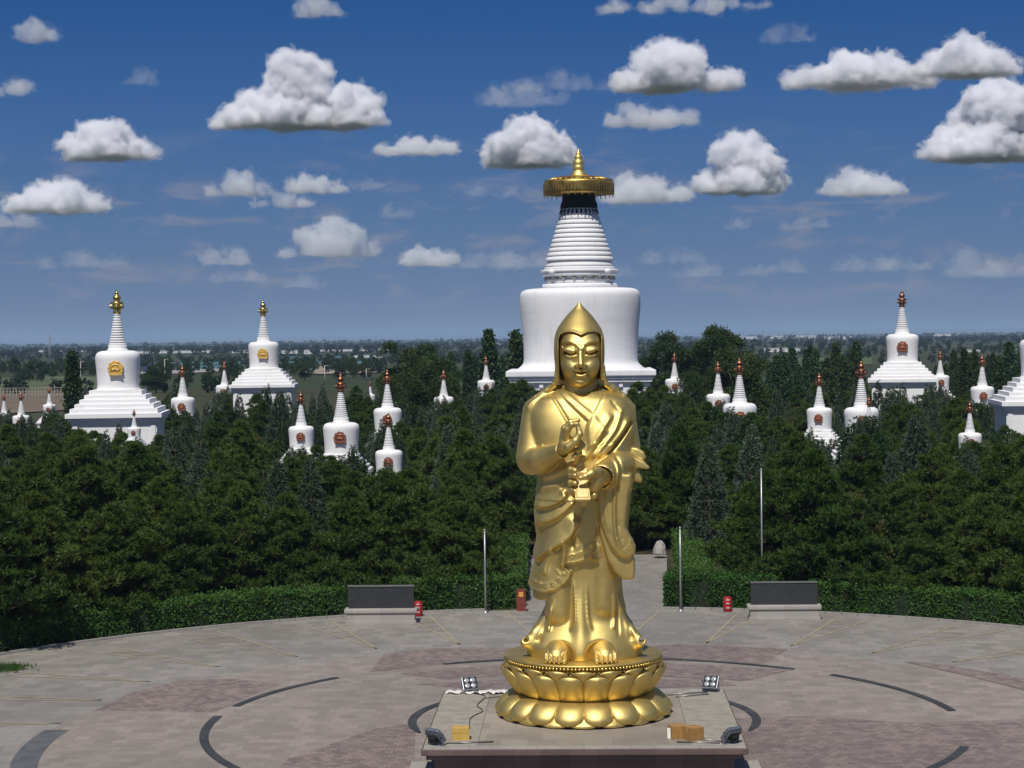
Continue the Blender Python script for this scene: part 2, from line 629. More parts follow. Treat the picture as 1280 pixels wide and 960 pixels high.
# ---- robe: torso, sleeves and skirts as one continuous surface
def build_robe():
    g = Grid((-92, -58, -3), (98, 112, 362), 1.05)
    # -------- trunk
    rows = [(484, 703, 747, 16, -20), (489, 692, 759, 25, -28), (497, 674, 777, 35, -34), (508, 665, 786, 41, -38), (530, 660, 790, 48, -42), (560, 664, 789, 51, -43),
            (590, 670, 789, 53, -43), (620, 668, 786, 53, -43), (650, 666, 782, 51, -43), (680, 671, 778, 49, -42), (700, 678, 776, 47, -41), (720, 685, 774, 46, -40)]
    trunk = g.loft([(P(0, y, 15)[2], a - 725, b - 725, df, db) for y, a, b, df, db in rows] +
                   [(P(0, 745, 15)[2], -38, 49, 46, -39), (P(0, 830, 15)[2], -38, 49, 46, -39)], 2.4)
    # -------- legs and under-skirt
    leg_l = g.cap(P(699, 690, 23), P(698, 764, 26), 27, 23.5, (0.80, 0.98, 1))
    leg_r = g.cap(P(751, 690, 23), P(750, 754, 26), 29, 24.5, (0.80, 0.94, 1))
    rows = [(700, 684, 775, 40, -40), (730, 685, 774, 41, -40), (745, 684, 775.5, 42, -40), (760, 680, 778.5, 44, -41), (772, 675, 782, 47, -43), (784, 667, 787.5, 53, -46),
            (797, 658, 793, 60, -48), (806, 653, 797, 63, -50), (815, 655, 799, 64, -50), (824, 656, 800, 64, -50)]
    skirt = g.loft([(P(0, y, 20)[2], a - 725, b - 725, df, db) for y, a, b, df, db in rows], 2.2)
    skirt = smin(skirt, g.cap(P(722.5, 720, 34), P(722.5, 818, 56), 8, 9), 7)
    f = smin(skirt, smin(leg_l, leg_r, 3), 2.2)
    # side flares that end in small rolls of cloth
    f = smin(f, g.cap(P(668, 792, 24), P(652, 803, 30), 5, 5.5), 12)
    f = smin(f, g.cap(P(784, 790, 26), P(797, 803, 36), 6, 7), 12)
    for ln in ([(689, 742), (686, 765), (677, 786), (664, 803)], [(681, 755), (672, 778), (657, 797)], [(770, 738), (774, 762), (784, 786), (792, 801)]):
        f = f - g.ridge(xz(ln, 46), 3.4, 2.4, (.3, .2))
    f = f + g.ridge(xz([(684, 768), (676, 788), (668, 806)], 46), 2.6, 2.4, (.2, .1)) + g.ridge(xz([(777, 764), (783, 782), (787, 803)], 46), 2.6, 2.4, (.2, .1))
    f = smax(f, -g.cap(P(650, 801, 42), P(662, 797, 10), 3.2, 2), 2)
    f = smax(f, -g.cap(P(801, 805, 52), P(795, 795, 16), 4.0, 2), 2)
    f = f - g.ridge(xz([(684, 752), (684, 775), (681, 792)], 50), 2.4, 3.2, (.3, .1))
    f = f - g.ridge(xz([(765, 735), (765.5, 765), (764, 790)], 50), 2.4, 3.0, (.3, .1))
    f = f - g.ridge(xz([(714, 722), (715.5, 760), (715, 778), (708, 792)], 52), 1.8, 2.6)
    f = f - g.ridge(xz([(731, 722), (731.5, 760), (733, 778), (738, 791)], 52), 1.8, 2.6)
    f = f + g.ridge(xz([(768.5, 735), (769, 765), (770, 800)], 48), 1.8, 1.8)
    # arched hem over each foot
    for cx in (694, 748):
        c = P(cx, 818, 66)
        f = smax(f, -g.ell((c[0], 74, c[2] - 2), (20.5, 27, 21)), 2.5)
    f = smin(f, trunk, 3)
    # -------- outer wrap hanging to the knees, two layers of hem
    rows = [(560, 663, 790, 52, -44), (600, 671, 789, 56, -45), (640, 666, 785, 56, -45), (680, 669, 781, 55, -45), (700, 666, 779, 54, -44), (720, 660, 778, 54, -44),
            (738, 656, 778, 54, -43), (755, 656, 778, 53, -43)]
    wrap = g.loft([(P(0, y, 25)[2], a - 725, b - 725, df, db) for y, a, b, df, db in rows], 2.3)
    wrap = wrap - g.fold(xz([(664, 634), (681, 633), (695, 627), (709, 616)], 54), 9, 6.0, 2.4)
    wrap = wrap - g.fold(xz([(665, 656), (688, 649), (704, 638), (719, 624)], 54), 9, 5.0, 2.6)
    wrap = wrap - g.fold(xz([(663, 706), (676, 692), (693, 682), (712, 668), (724, 645)], 54), 11, 6.5, 2.8)
    wrap = wrap - g.ridge(xz([(704, 676), (702, 694), (699, 712)], 54), 3.6, 4.5)
    wrap = wrap - g.ridge(xz([(690, 686), (680, 703), (676, 722)], 54), 4, 3.5)
    wrap = wrap + g.ridge(xz([(731, 628), (724, 640), (718, 656), (712, 690)], 54), 2.4, 3.6)
    wrap = wrap - g.ridge(xz([(727, 632), (719, 650), (714, 672)], 54), 2.0, 1.6)
    wrap = wrap + g.ridge(xz([(746, 655), (742, 680), (738, 702)], 54), 1.4, 2.0)
    wrap = wrap - g.ridge(xz([(747, 657), (750, 675), (755, 692)], 54), 3.0, 1.4)
    hem1 = xz([(640, 552), (800, 552), (800, 640), (776, 692), (757, 691), (749, 697), (741.5, 702.5), (737.5, 699), (739, 691), (734, 697), (727, 701.5), (717, 704),
               (704, 705.5), (703, 709), (711, 716), (709, 723), (703, 730), (690, 739), (675, 742.5), (664, 740), (655.5, 736), (640, 720)], 54)
    p1 = g.poly2(hem1)
    wrap1 = smax(wrap, p1, 1.6)
    # raised braid just above the hem, and its scrolls
    band = np.exp(-((p1 + 10.5) / 0.9) ** 2) + np.exp(-((p1 + 1.2) / 1.0) ** 2)
    low = ((g.x > P(655, 0, 54)[0]) & (g.x < P(712, 0, 54)[0]) & (g.z < P(0, 712, 54)[2])) | ((g.x > P(700, 0, 54)[0]) & (g.x < P(760, 0, 54)[0]) & (g.z < P(0, 672, 54)[2]))
    wrap1 = wrap1 - 0.7 * band * low
    scroll = np.zeros_like(p1)
    sc = [(663, 731, 3.6), (671, 734, 4.0), (680, 735, 3.6), (689, 732, 3.6), (697, 726, 3.4), (702, 718, 2.6), (713, 696, 4), (722, 693, 4.4), (730, 688, 4.2), (719, 685, 3), (737, 682, 3), (745, 688, 4.2), (752, 683, 3.6)]
    for (sx, sy, r) in sc:
        c = P(sx, sy, 54)
        rr = np.sqrt((g.x - c[0]) ** 2 + (g.z - c[2]) ** 2)
        ang = np.arctan2(g.z - c[2], g.x - c[0])
        scroll = np.maximum(scroll, np.exp(-((rr - r * (0.62 + 0.25 * np.sin(ang))) / 0.75) ** 2) + np.exp(-(rr / 0.9) ** 2))
    wrap1 = wrap1 - 0.75 * np.minimum(scroll, 1)
    p2 = g.poly2(xz([(640, 600), (760, 600), (760, 690), (742, 694), (720, 700), (711, 722), (700, 734), (690, 744), (678, 752), (668, 754), (658.5, 751), (650, 735), (640, 720)], 46))
    wrap2 = smax(wrap + 5.0, p2, 1.6)
    f = np.minimum(f, np.minimum(wrap1, wrap2))
    # -------- chest: vest, collar band, the sash that falls from the far shoulder
    lay = np.zeros((g.x.shape[0], 1, g.z.shape[2]), np.float32)

    def layer(pts, t, d, edge=0.9):
        p = g.poly2(xz(pts, d))
        return t / (1 + np.exp(np.clip(p / edge, -30, 30)))
    lay = lay + layer([(640, 470), (686, 487), (711, 532), (732, 575), (732, 640), (640, 640)], 1.6, 46)             # vest
    lay = lay + layer([(675, 470), (698, 478), (720, 500), (742, 518), (760, 540), (735, 560), (733, 527.5), (712, 507), (691, 487), (670, 480)], 2.4, 44)  # collar band
    lay = lay + layer([(758, 478), (752, 497), (743, 514), (733, 535), (722, 572), (700, 615), (800, 615), (815, 520), (790, 470)], 3.2, 46)   # sash
    lay = lay - g.ridge(xz([(687, 491), (700, 511), (712, 531)], 46), 1.7, 2.2, (.02, .02))
    lay = lay - g.ridge(xz([(693, 486), (712, 507), (734, 528)], 46), 1.7, 2.2, (.02, .02))
    lay = lay + g.ridge(xz([(699, 484), (721, 503), (741, 519)], 44), 1.2, 0.8, (.05, .05))
    lay = lay + g.fold(xz([(729, 577), (744, 553), (757, 531), (766, 517)], 52), 6.0, 4.2, 2.4)
    lay = lay + g.fold(xz([(738, 575), (757, 553), (770, 535), (779, 508)], 52), 5.0, 3.8, 2.3)
    lay = lay + g.fold(xz([(746, 574), (764, 556), (778, 540), (787, 522)], 50), 5.0, 3.4, 2.3)
    lay = lay - g.ridge(xz([(758, 569), (772, 553), (790, 528)], 50), 2.0, 4.5, (.05, .02))
    lay = lay - g.ridge(xz([(763, 500), (772, 512), (780, 520)], 44), 1.6, 1.0)
    lay = lay - g.ridge(xz([(724, 545), (716, 575), (700, 600)], 50), 3, 1.0)
    lay = lay + g.ridge(xz([(672, 598), (690, 593), (712, 583), (726, 575)], 50), 4, 2.0)
    lay = lay + g.ridge(xz([(670, 612), (690, 608), (708, 600)], 52), 4, 2.0)
    front = np.clip((g.d - 5) / 20, 0, 1)
    f = f - lay * front * ((g.z > P(0, 625, 50)[2]).astype(np.float32))
    # -------- shoulders and the raised arm
    f = smin(f, g.cap(P(690, 493, 0), P(672, 512, 4), 13, 17), 6)
    f = smin(f, g.cap(P(762, 492, 0), P(779, 513, 2), 13, 14), 6)
    arm = g.cap(P(671, 514, 4), P(664.5, 570, 16), 18.5, 20.5)
    fore = g.chain([P(663, 575, 16), P(676, 574, 42), P(701, 563, 78)], [18, 15.5, 9.8], 5)
    arm = smin(arm, fore, 3.0)
    arm = arm - g.ridge(xz([(673, 505), (677, 530), (677, 555)], 20), 2.2, 2.2, (.1, .02))
    arm = arm + g.ridge(xz([(676, 556), (690, 553), (702, 550)], 40), 1.2, 1.2)
    f = smin(f, arm, 1.5)
    # cuff mouth
    f = smax(f, -g.cap(P(702, 562.5, 80), P(712, 556, 92), 8.0, 8.0), 2.0)
    # -------- the other arm, its cuff and pleats
    arm2 = g.chain([P(779, 514, 4), P(785, 560, 8)], [14, 14.5], 4)
    f = smin(f, arm2, 3)
    fore2 = g.chain([P(786, 574, 14), P(770, 584, 44), P(752, 595, 74)], [15.5, 17.5, 16.5], 6)
    fore2 = fore2 - g.ridge(xz([(764, 569), (771, 585), (770, 612)], 62), 1.4, 2.2) + g.ridge(xz([(768, 569), (775, 585), (774, 612)], 62), 1.4, 1.6)
    # hanging sleeve: front fall with a rounded hem, and a second fall behind it
    def fall(pts, dc, h, r, k=0.0):
        p = g.poly2(xz(pts, dc))
        dc_f = dc - k * ((g.x - 44) / 20) ** 2
        q1, q2 = p + r, np.abs(g.d - dc_f) - h + r
        return np.sqrt(np.maximum(q1, 0) ** 2 + np.maximum(q2, 0) ** 2) + np.minimum(np.maximum(q1, q2), 0) - r
    A = fall([(753, 594), (788, 592), (789, 602), (784, 617), (781.5, 642), (780, 658), (787, 672), (792.5, 683), (791, 692), (784, 697), (777, 696.5), (769, 692), (759.5, 681), (753, 667), (747.5, 648), (746, 620), (748, 600)], 56, 12, 3.0, 3.0)
    A = A - g.ridge(xz([(768, 598), (766, 640), (768, 672), (776, 690)], 66), 2.2, 2.6, (.02, .1)) + g.ridge(xz([(772, 598), (770, 640), (772, 668)], 66), 1.6, 1.8, (.02, .2))
    A = A - g.ridge(xz([(758, 606), (755, 640), (760, 668)], 66), 3.0, 1.6)
    cA = P(780, 682, 66)
    pA = g.poly2(xz([(760, 668), (784, 664), (800, 690), (780, 705)], 66))
    scA = np.zeros_like(pA)
    for (sx, sy, r) in [(775, 680, 4.2), (784, 685, 4.2), (778, 689, 3), (787, 677, 3), (770, 675, 3)]:
        c = P(sx, sy, 66)
        rr = np.sqrt((g.x - c[0]) ** 2 + (g.z - c[2]) ** 2)
        ang = np.arctan2(g.z - c[2], g.x - c[0])
        scA = np.maximum(scA, np.exp(-((rr - r * (0.62 + 0.25 * np.sin(ang + 1))) / 0.75) ** 2) + np.exp(-(rr / 0.9) ** 2))
    A = A - 0.7 * np.minimum(scA, 1)
    B = fall([(742, 625), (760, 618), (775, 660), (784, 676), (791, 700), (791.5, 712), (789.5, 724), (776, 724), (765.5, 714), (756, 697), (748, 668)], 48, 12, 3.0)
    for pts, dc, hh in (([(768, 566), (782, 558), (796, 560), (804, 565), (806.5, 572), (801, 578), (775, 582)], 22, 9),
                        ([(768, 572), (792, 571), (804, 577), (812, 585.5), (806, 587), (795, 585.5), (772, 594)], 31, 7),
                        ([(768, 582), (788, 581), (797, 588), (802, 600), (799, 604), (788, 601), (772, 606)], 24, 9)):
        fore2 = smin(fore2, fall(pts, dc, hh, 2.2), 1.6)
    f = np.minimum(f, np.minimum(smin(fore2, A, 3.0), B))
    f = smax(f, -g.cap(P(753, 595, 76), P(743, 600, 92), 13.2, 13.0), 2.2)
    # -------- cape line from the hood over the shoulders
    f = f - g.ridge(xz([(699, 481), (680, 490), (664, 502), (656, 514)], 20), 2.0, 2.2, (.05, .1))
    f = smax(f, -(g.z + 0.2), 0.3)
    # open neckline
    c = P(725, 480, 6)
    f = smax(f, -g.ell((c[0], 17, c[2] + 2), (22, 27, 13)), 1.5)
    return sculpt('robe', f, g, statue, M_GOLD, 4)


def build_head():
    g = Grid((-40, -40, 306), (42, 60, 412), 0.62)
    rows = [(392, 14, 18, -14), (400, 19, 18, -24), (410, 24.0, 30, -30), (420, 26.0, 37.6, -32), (430, 26.4, 41.6, -32), (440, 26.4, 43.5, -32), (450, 26.0, 43.5, -30), (458, 25.0, 43.5, -28),
            (465, 22.9, 43, -25), (471, 19.6, 42, -20), (476, 15.4, 40.5, -14), (480, 10.5, 38, -8), (483.5, 4, 32, -3)]
    f = g.loft([(P(0, y, 30)[2], 0.6 - w, 0.6 + w, df, db) for y, w, df, db in rows], 2.35)
    f = smin(f, g.ell((P(726, 0, 40)[0], 32, P(0, 474, 46)[2]), (9, 12.2, 7)), 6)
    f = smin(f, g.cap(P(725.5, 468, 2), P(725.5, 494, 4), 19.5, 21), 5)
    # chest skin seen in the neckline
    f = smin(f, g.ell((0, 8, P(0, 506, 20)[2]), (24, 25, 13)), 5)
    # cheeks
    for s in (-1, 1):
        f = smin(f, g.ell((P(726, 0, 40)[0] + s * 13.5, 29, P(0, 458, 42)[2]), (9, 11.2, 10)), 6)
    # eye sockets, brows, lids
    D = 46
    f = f + g.ridge(xz([(703, 434), (712, 431.5), (721, 435)], D), 3.2, 2.0) * (g.d > 0)
    f = f + g.ridge(xz([(731, 435), (739, 431.5), (748, 433)], D), 3.2, 2.0) * (g.d > 0)
    f = f + g.ridge(xz([(719, 437), (721, 447), (717, 456)], D), 3.4, 0.6) * (g.d > 0)
    f = f + g.ridge(xz([(733, 437), (731.5, 447), (735.5, 456)], D), 3.4, 0.6) * (g.d > 0)
    f = f - g.fold(xz([(727.5, 439), (723, 432.5), (718, 429.5), (710, 427), (701.5, 430.5)], D)[::-1], 3.4, 1.3, 1.3) * (g.d > 0)
    f = f - g.fold(xz([(727.5, 439), (731, 432.5), (737, 429), (743, 427), (750, 429)], D), 3.4, 1.3, 1.3) * (g.d > 0)
    for s, cx in ((-1, 712.8), (1, 740.2)):
        e = P(cx, 437.6, D)
        f = smin(f, g.ell((e[0], 33.2, e[2]), (9.0, 8.0, 5.8)), 2.4)
    f = f + g.ridge(xz([(704.5, 439.3), (713, 442.6), (721.5, 440.8)], D), 1.25, 2.8, (.1, .1)) * (g.d > 0)
    f = f + g.ridge(xz([(731.5, 440.8), (740, 442.2), (748.5, 438.2)], D), 1.25, 2.8, (.1, .1)) * (g.d > 0)
    f = f - g.ridge(xz([(706, 444), (713.5, 446.2), (721, 444.5)], D), 1.6, 0.9) * (g.d > 0)
    f = f - g.ridge(xz([(732, 444.5), (739.5, 445.8), (747, 443)], D), 1.6, 0.9) * (g.d > 0)
    # nose
    nose = g.chain([P(726, 434, 41), P(726, 446, 47), P(726.2, 455.5, 52)], [2.2, 2.7, 3.8], 2)
    nose = smin(nose, g.ell(P(721.8, 457, 47.5), (3.2, 4, 2.7)), 1.5)
    nose = smin(nose, g.ell(P(730.6, 457, 47.5), (3.2, 4, 2.7)), 1.5)
    f = smin(f, nose, 2.0)
    # mouth
    f = smin(f, g.ell(P(726.3, 461.2, 39), (9.5, 6.4, 4.6)), 5)
    f = f - g.ridge(xz([(716, 464), (721, 463), (726.4, 462.8), (731.5, 463), (737, 463.7)], D), 2.0, 1.5) * (g.d > 0)
    f = f - g.ridge(xz([(718, 467.8), (726.4, 469.4), (735, 467.4)], D), 2.3, 1.8) * (g.d > 0)
    f = f + g.ridge(xz([(716, 464.2), (720.5, 465.3), (726.4, 466.3), (732, 465.2), (737, 464)], D), 1.1, 1.2, (.05, .05)) * (g.d > 0)
    f = f + g.ridge(xz([(719, 473.6), (726.4, 474.6), (733.5, 473.2)], D), 2.0, 0.7) * (g.d > 0)
    f = f + g.ridge(xz([(726.3, 458.5), (726.4, 461.5)], D), 1.3, 0.5) * (g.d > 0)
    f = smax(f, -(g.z - 309), 0.5)
    return sculpt('head', f, g, statue, M_GOLD, 1)


def build_hood():
    g = Grid((-68, -42, 300), (70, 52, 446), 0.8)
    pz = lambda y, d=8: P(0, y, d)[2]
    rows = [(377, 724.4, 726.2, 1.0, -1.0), (381, 721.8, 728.6, 3.6, -3.6), (385, 718, 732.2, 7, -8), (392, 711, 739, 15, -15), (401, 703.6, 746, 25, -23), (411, 697, 752.4, 35, -30), (420, 694, 755.2, 42, -33),
            (430, 693, 756, 44, -34), (446, 693, 756, 44, -34), (460, 694, 755.5, 41, -33), (470, 693.5, 755.8, 36, -33), (480, 690, 757.5, 30, -34), (488, 684, 764, 26, -36), (496, 672, 776, 22, -38), (505, 664, 787, 18, -40)]
    out = g.loft([(pz(y), a - 725, b - 725, df, db) for y, a, b, df, db in rows], 2.15)
    inn = g.loft([(pz(y), a - 725 + 4.2, b - 725 - 4.2, max(df - 3.0, .5), min(db + 4, -.5)) for y, a, b, df, db in rows if y > 400], 2.15)
    # face opening: heart-shaped edge over the forehead, straight lappets
    D = 44
    op = g.poly2(xz([(699, 500), (698.6, 470), (698.2, 440), (698.2, 424), (700.5, 418), (706, 415), (712, 414.2), (718, 414.8), (723, 416.8), (727, 418.8), (731, 416.8), (736, 415), (743, 414.4), (749, 416), (752.2, 419.5),
                     (752.4, 430), (751.8, 450), (751.3, 470), (751, 500)], D)).astype(np.float32)
    cut = smax(op, -(g.d - 2 + 0 * op), 1.0)
    f = smax(out, -cut, 0.8)
    # hollow only below the hat edge
    hollow = smax(inn, g.z - pz(413), 1.5)
    f = smax(f, -hollow, 0.8)
    # rolled edge along the opening
    ed = np.exp(-((op - 1.0) / 1.1) ** 2) * (g.d > 4)
    f = f - 0.9 * ed * (g.z > pz(472))
    # lappets that run down past the jaw and spread over the shoulders, and the fall at the back
    f = smax(f, -(g.z - pz(474)), 1.0)
    for ch in ([(696.4, 458, 17), (695.8, 470, 16), (692.5, 480, 14), (684, 488, 11), (670, 497, 7), (658, 510, 1)],
               [(754.2, 458, 17), (754.8, 470, 16), (757.5, 480, 14), (765.5, 487, 11), (779, 496, 7), (790, 509, 0)]):
        f = smin(f, g.chain([P(*q) for q in ch], [2.6, 2.8, 3.2, 3.6, 4.0, 4.0], 2), 3.0)
    f = smin(f, g.ell((0, -30, pz(490)), (34, 9, 40)), 4)
    f = smin(f, g.ell((0, -8, pz(497)), (50, 20, 19)), 5)
    return sculpt('hood', f, g, statue, M_GOLD, 2)


def build_raised_hand():
    g = Grid((-34, 58, 238), (14, 112, 312), 0.55)
    # wrist and palm, seen on edge; thumb and forefinger close in a ring
    f = g.cap(P(699, 566, 74), P(705, 557, 86), 7.2, 8.4)
    f = smin(f, g.ell(P(708, 554, 88), (9.0, 8.0, 12.0)), 4)
    fore = g.chain([P(703, 547, 87), P(705, 535, 89), P(712.5, 527.5, 91), P(722, 525, 93)], [4.8, 4.2, 3.6, 2.9], 1.2)
    idx = g.chain([P(707, 547, 92), P(708.5, 536.5, 97), P(714, 530.5, 99), P(721, 530, 98)], [4.8, 4.2, 3.6, 3.0], 1.2)
    thumb = g.chain([P(710, 558, 97), P(718.5, 551, 99), P(724, 542.5, 99), P(722, 533, 98)], [5.6, 4.8, 4.0, 3.0], 1.5)
    ring = g.chain([P(712, 556, 84), P(721, 550, 83), P(727, 556, 87), P(721.5, 562, 91)], [4.8, 4.4, 4.2, 3.4], 1.2)
    lit = g.chain([P(709, 562, 86), P(718, 560, 83), P(723, 566, 88), P(717, 570, 91)], [4.6, 4.1, 3.8, 3.2], 1.2)
    for q in (fore, idx, thumb, ring, lit):
        f = smin(f, q, 1.1)
    # a fingernail hollow on the thumb and forefinger
    f = smax(f, -g.ell(P(724.8, 533.5, 99.4), (1.2, 0.8, 1.6)), 0.4)
    return sculpt('hand', f, g, statue, M_GOLD, 1)


def build_holding_hand():
    g = Grid((-24, 50, 188), (38, 118, 244), 0.55)
    f = g.cap(P(757, 594, 70), P(747, 597, 80), 10.5, 10.5, (1, 1, 1.15))
    f = smin(f, g.ell(P(742, 601, 85), (9.5, 9.5, 13.5)), 5)
    thumb = g.chain([P(747, 590, 88), P(738, 591.5, 99), P(730.5, 595.5, 103), P(724, 597.5, 103)], [6.2, 4.7, 4.0, 3.2], 1.5)
    f = smin(f, thumb, 1.8)
    ys = [(588.5, 584), (594.5, 590), (603, 600), (611, 610)]
    for i, (ya, yb) in enumerate(ys):
        ch = g.chain([P(741, ya + 8, 84), P(729, ya + 7, 80), P(715.5, ya + 4, 85), P(712 + (i == 3) * 2, yb + 3, 95 - i), P(717.5, yb + 4, 101 - i)],
                     [5.0, 4.4, 4.2, 4.0 - .2 * (i == 3), 3.2], 1.2)
        f = smin(f, ch, 1.0)
    return sculpt('hand', f, g, statue, M_GOLD, 1)


def build_foot(cx, flip):
    g = Grid((cx - 725 - 32, 12, -2), (cx - 725 + 32, 100, 34), 0.6)
    x0 = cx - 725
    f = smin(g.ell((x0, 44, 8), (17.5, 29, 17)), g.cap((x0 + flip * 2, 46, 12), (x0 + flip * 4, 66, 6.5), 13, 9.5), 6)
    # five toes of falling length, the big toe on the inner side
    xs = np.array([-12.2, -5.8, 0.0, 5.4, 10.4]) * flip
    tip = [83, 84, 83, 80.5, 77]
    rad = [3.7, 3.0, 2.85, 2.7, 2.6]
    for xx, t, r in zip(xs, tip, rad):
        xc = x0 + flip * 5.5
        ch = g.chain([(xc - flip * 3 + xx * 0.82, 58, 14), (xc + xx * .96, 70, 9.4), (xc + xx, t, 3.1)], [r + .3, r, r - .2], 0.9)
        f = smin(f, ch, 0.9)
        f = np.minimum(f, g.ell((xc + xx, t + 1.0, 5.0), (r * .55, 2.0, .9)))
    f = smax(f, -(g.z + 0.2), 0.3)
    return sculpt('foot', f, g, statue, M_GOLD, 1)


def build_tablet():
    # a thin folded book held on a slant, wider at its lower end
    top, bot = Vector(P(725.2, 584, 74)), Vector(P(727, 624, 110))
    ax = (bot - top).normalized()
    sx = Vector((1, 0, 0))
    nr = ax.cross(sx).normalized()
    if nr.y < 0:
        nr = -nr
    m = MB()
    vs = []
    for p, hw in ((top, 6.6), (bot, 9.0)):
        for n in (0.0, -3.6):
            for s in (-1, 1):
                q = p + sx * s * hw + nr * n
                vs.append(Vector((q.x, -q.y, q.z)) * U)
    m.add(vs, [(0, 1, 5, 4), (2, 6, 7, 3), (0, 4, 6, 2), (1, 3, 7, 5), (0, 2, 3, 1), (4, 5, 7, 6)])
    me = m.mesh('book')
    bm = bmesh.new()
    bm.from_mesh(me)
    bmesh.ops.recalc_face_normals(bm, faces=bm.faces[:])
    bmesh.ops.bevel(bm, geom=bm.edges[:], offset=0.02, segments=2, affect='EDGES')
    bm.to_mesh(me)
    bm.free()
    o = link_mesh('book', me, M_GOLD_SOFT, statue)
    # raised cover frame
    m = MB()
    for s in (-1, 1):
        a = top.lerp(bot, 0.36) + sx * s * 5.6
        b = bot.lerp(top, 0.06) + sx * s * 7.4
        a, b = a + nr * .4, b + nr * .4
        m.tube([Vector((a.x, -a.y, a.z)) * U, Vector((b.x, -b.y, b.z)) * U], 0.012, 6)
    a = bot.lerp(top, 0.06) - sx * 7.4 + nr * .4
    b = bot.lerp(top, 0.06) + sx * 7.4 + nr * .4
    m.tube([Vector((a.x, -a.y, a.z)) * U, Vector((b.x, -b.y, b.z)) * U], 0.012, 6)
    m.build('cover_frame', M_GOLD, o)
    return o


parts = [build_robe(), build_head(), build_hood(), build_raised_hand(), build_holding_hand(), build_foot(695.5, -1), build_foot(748.5, 1), build_tablet()]
for o in parts:
    o.location = (0, 0, 75 * U)


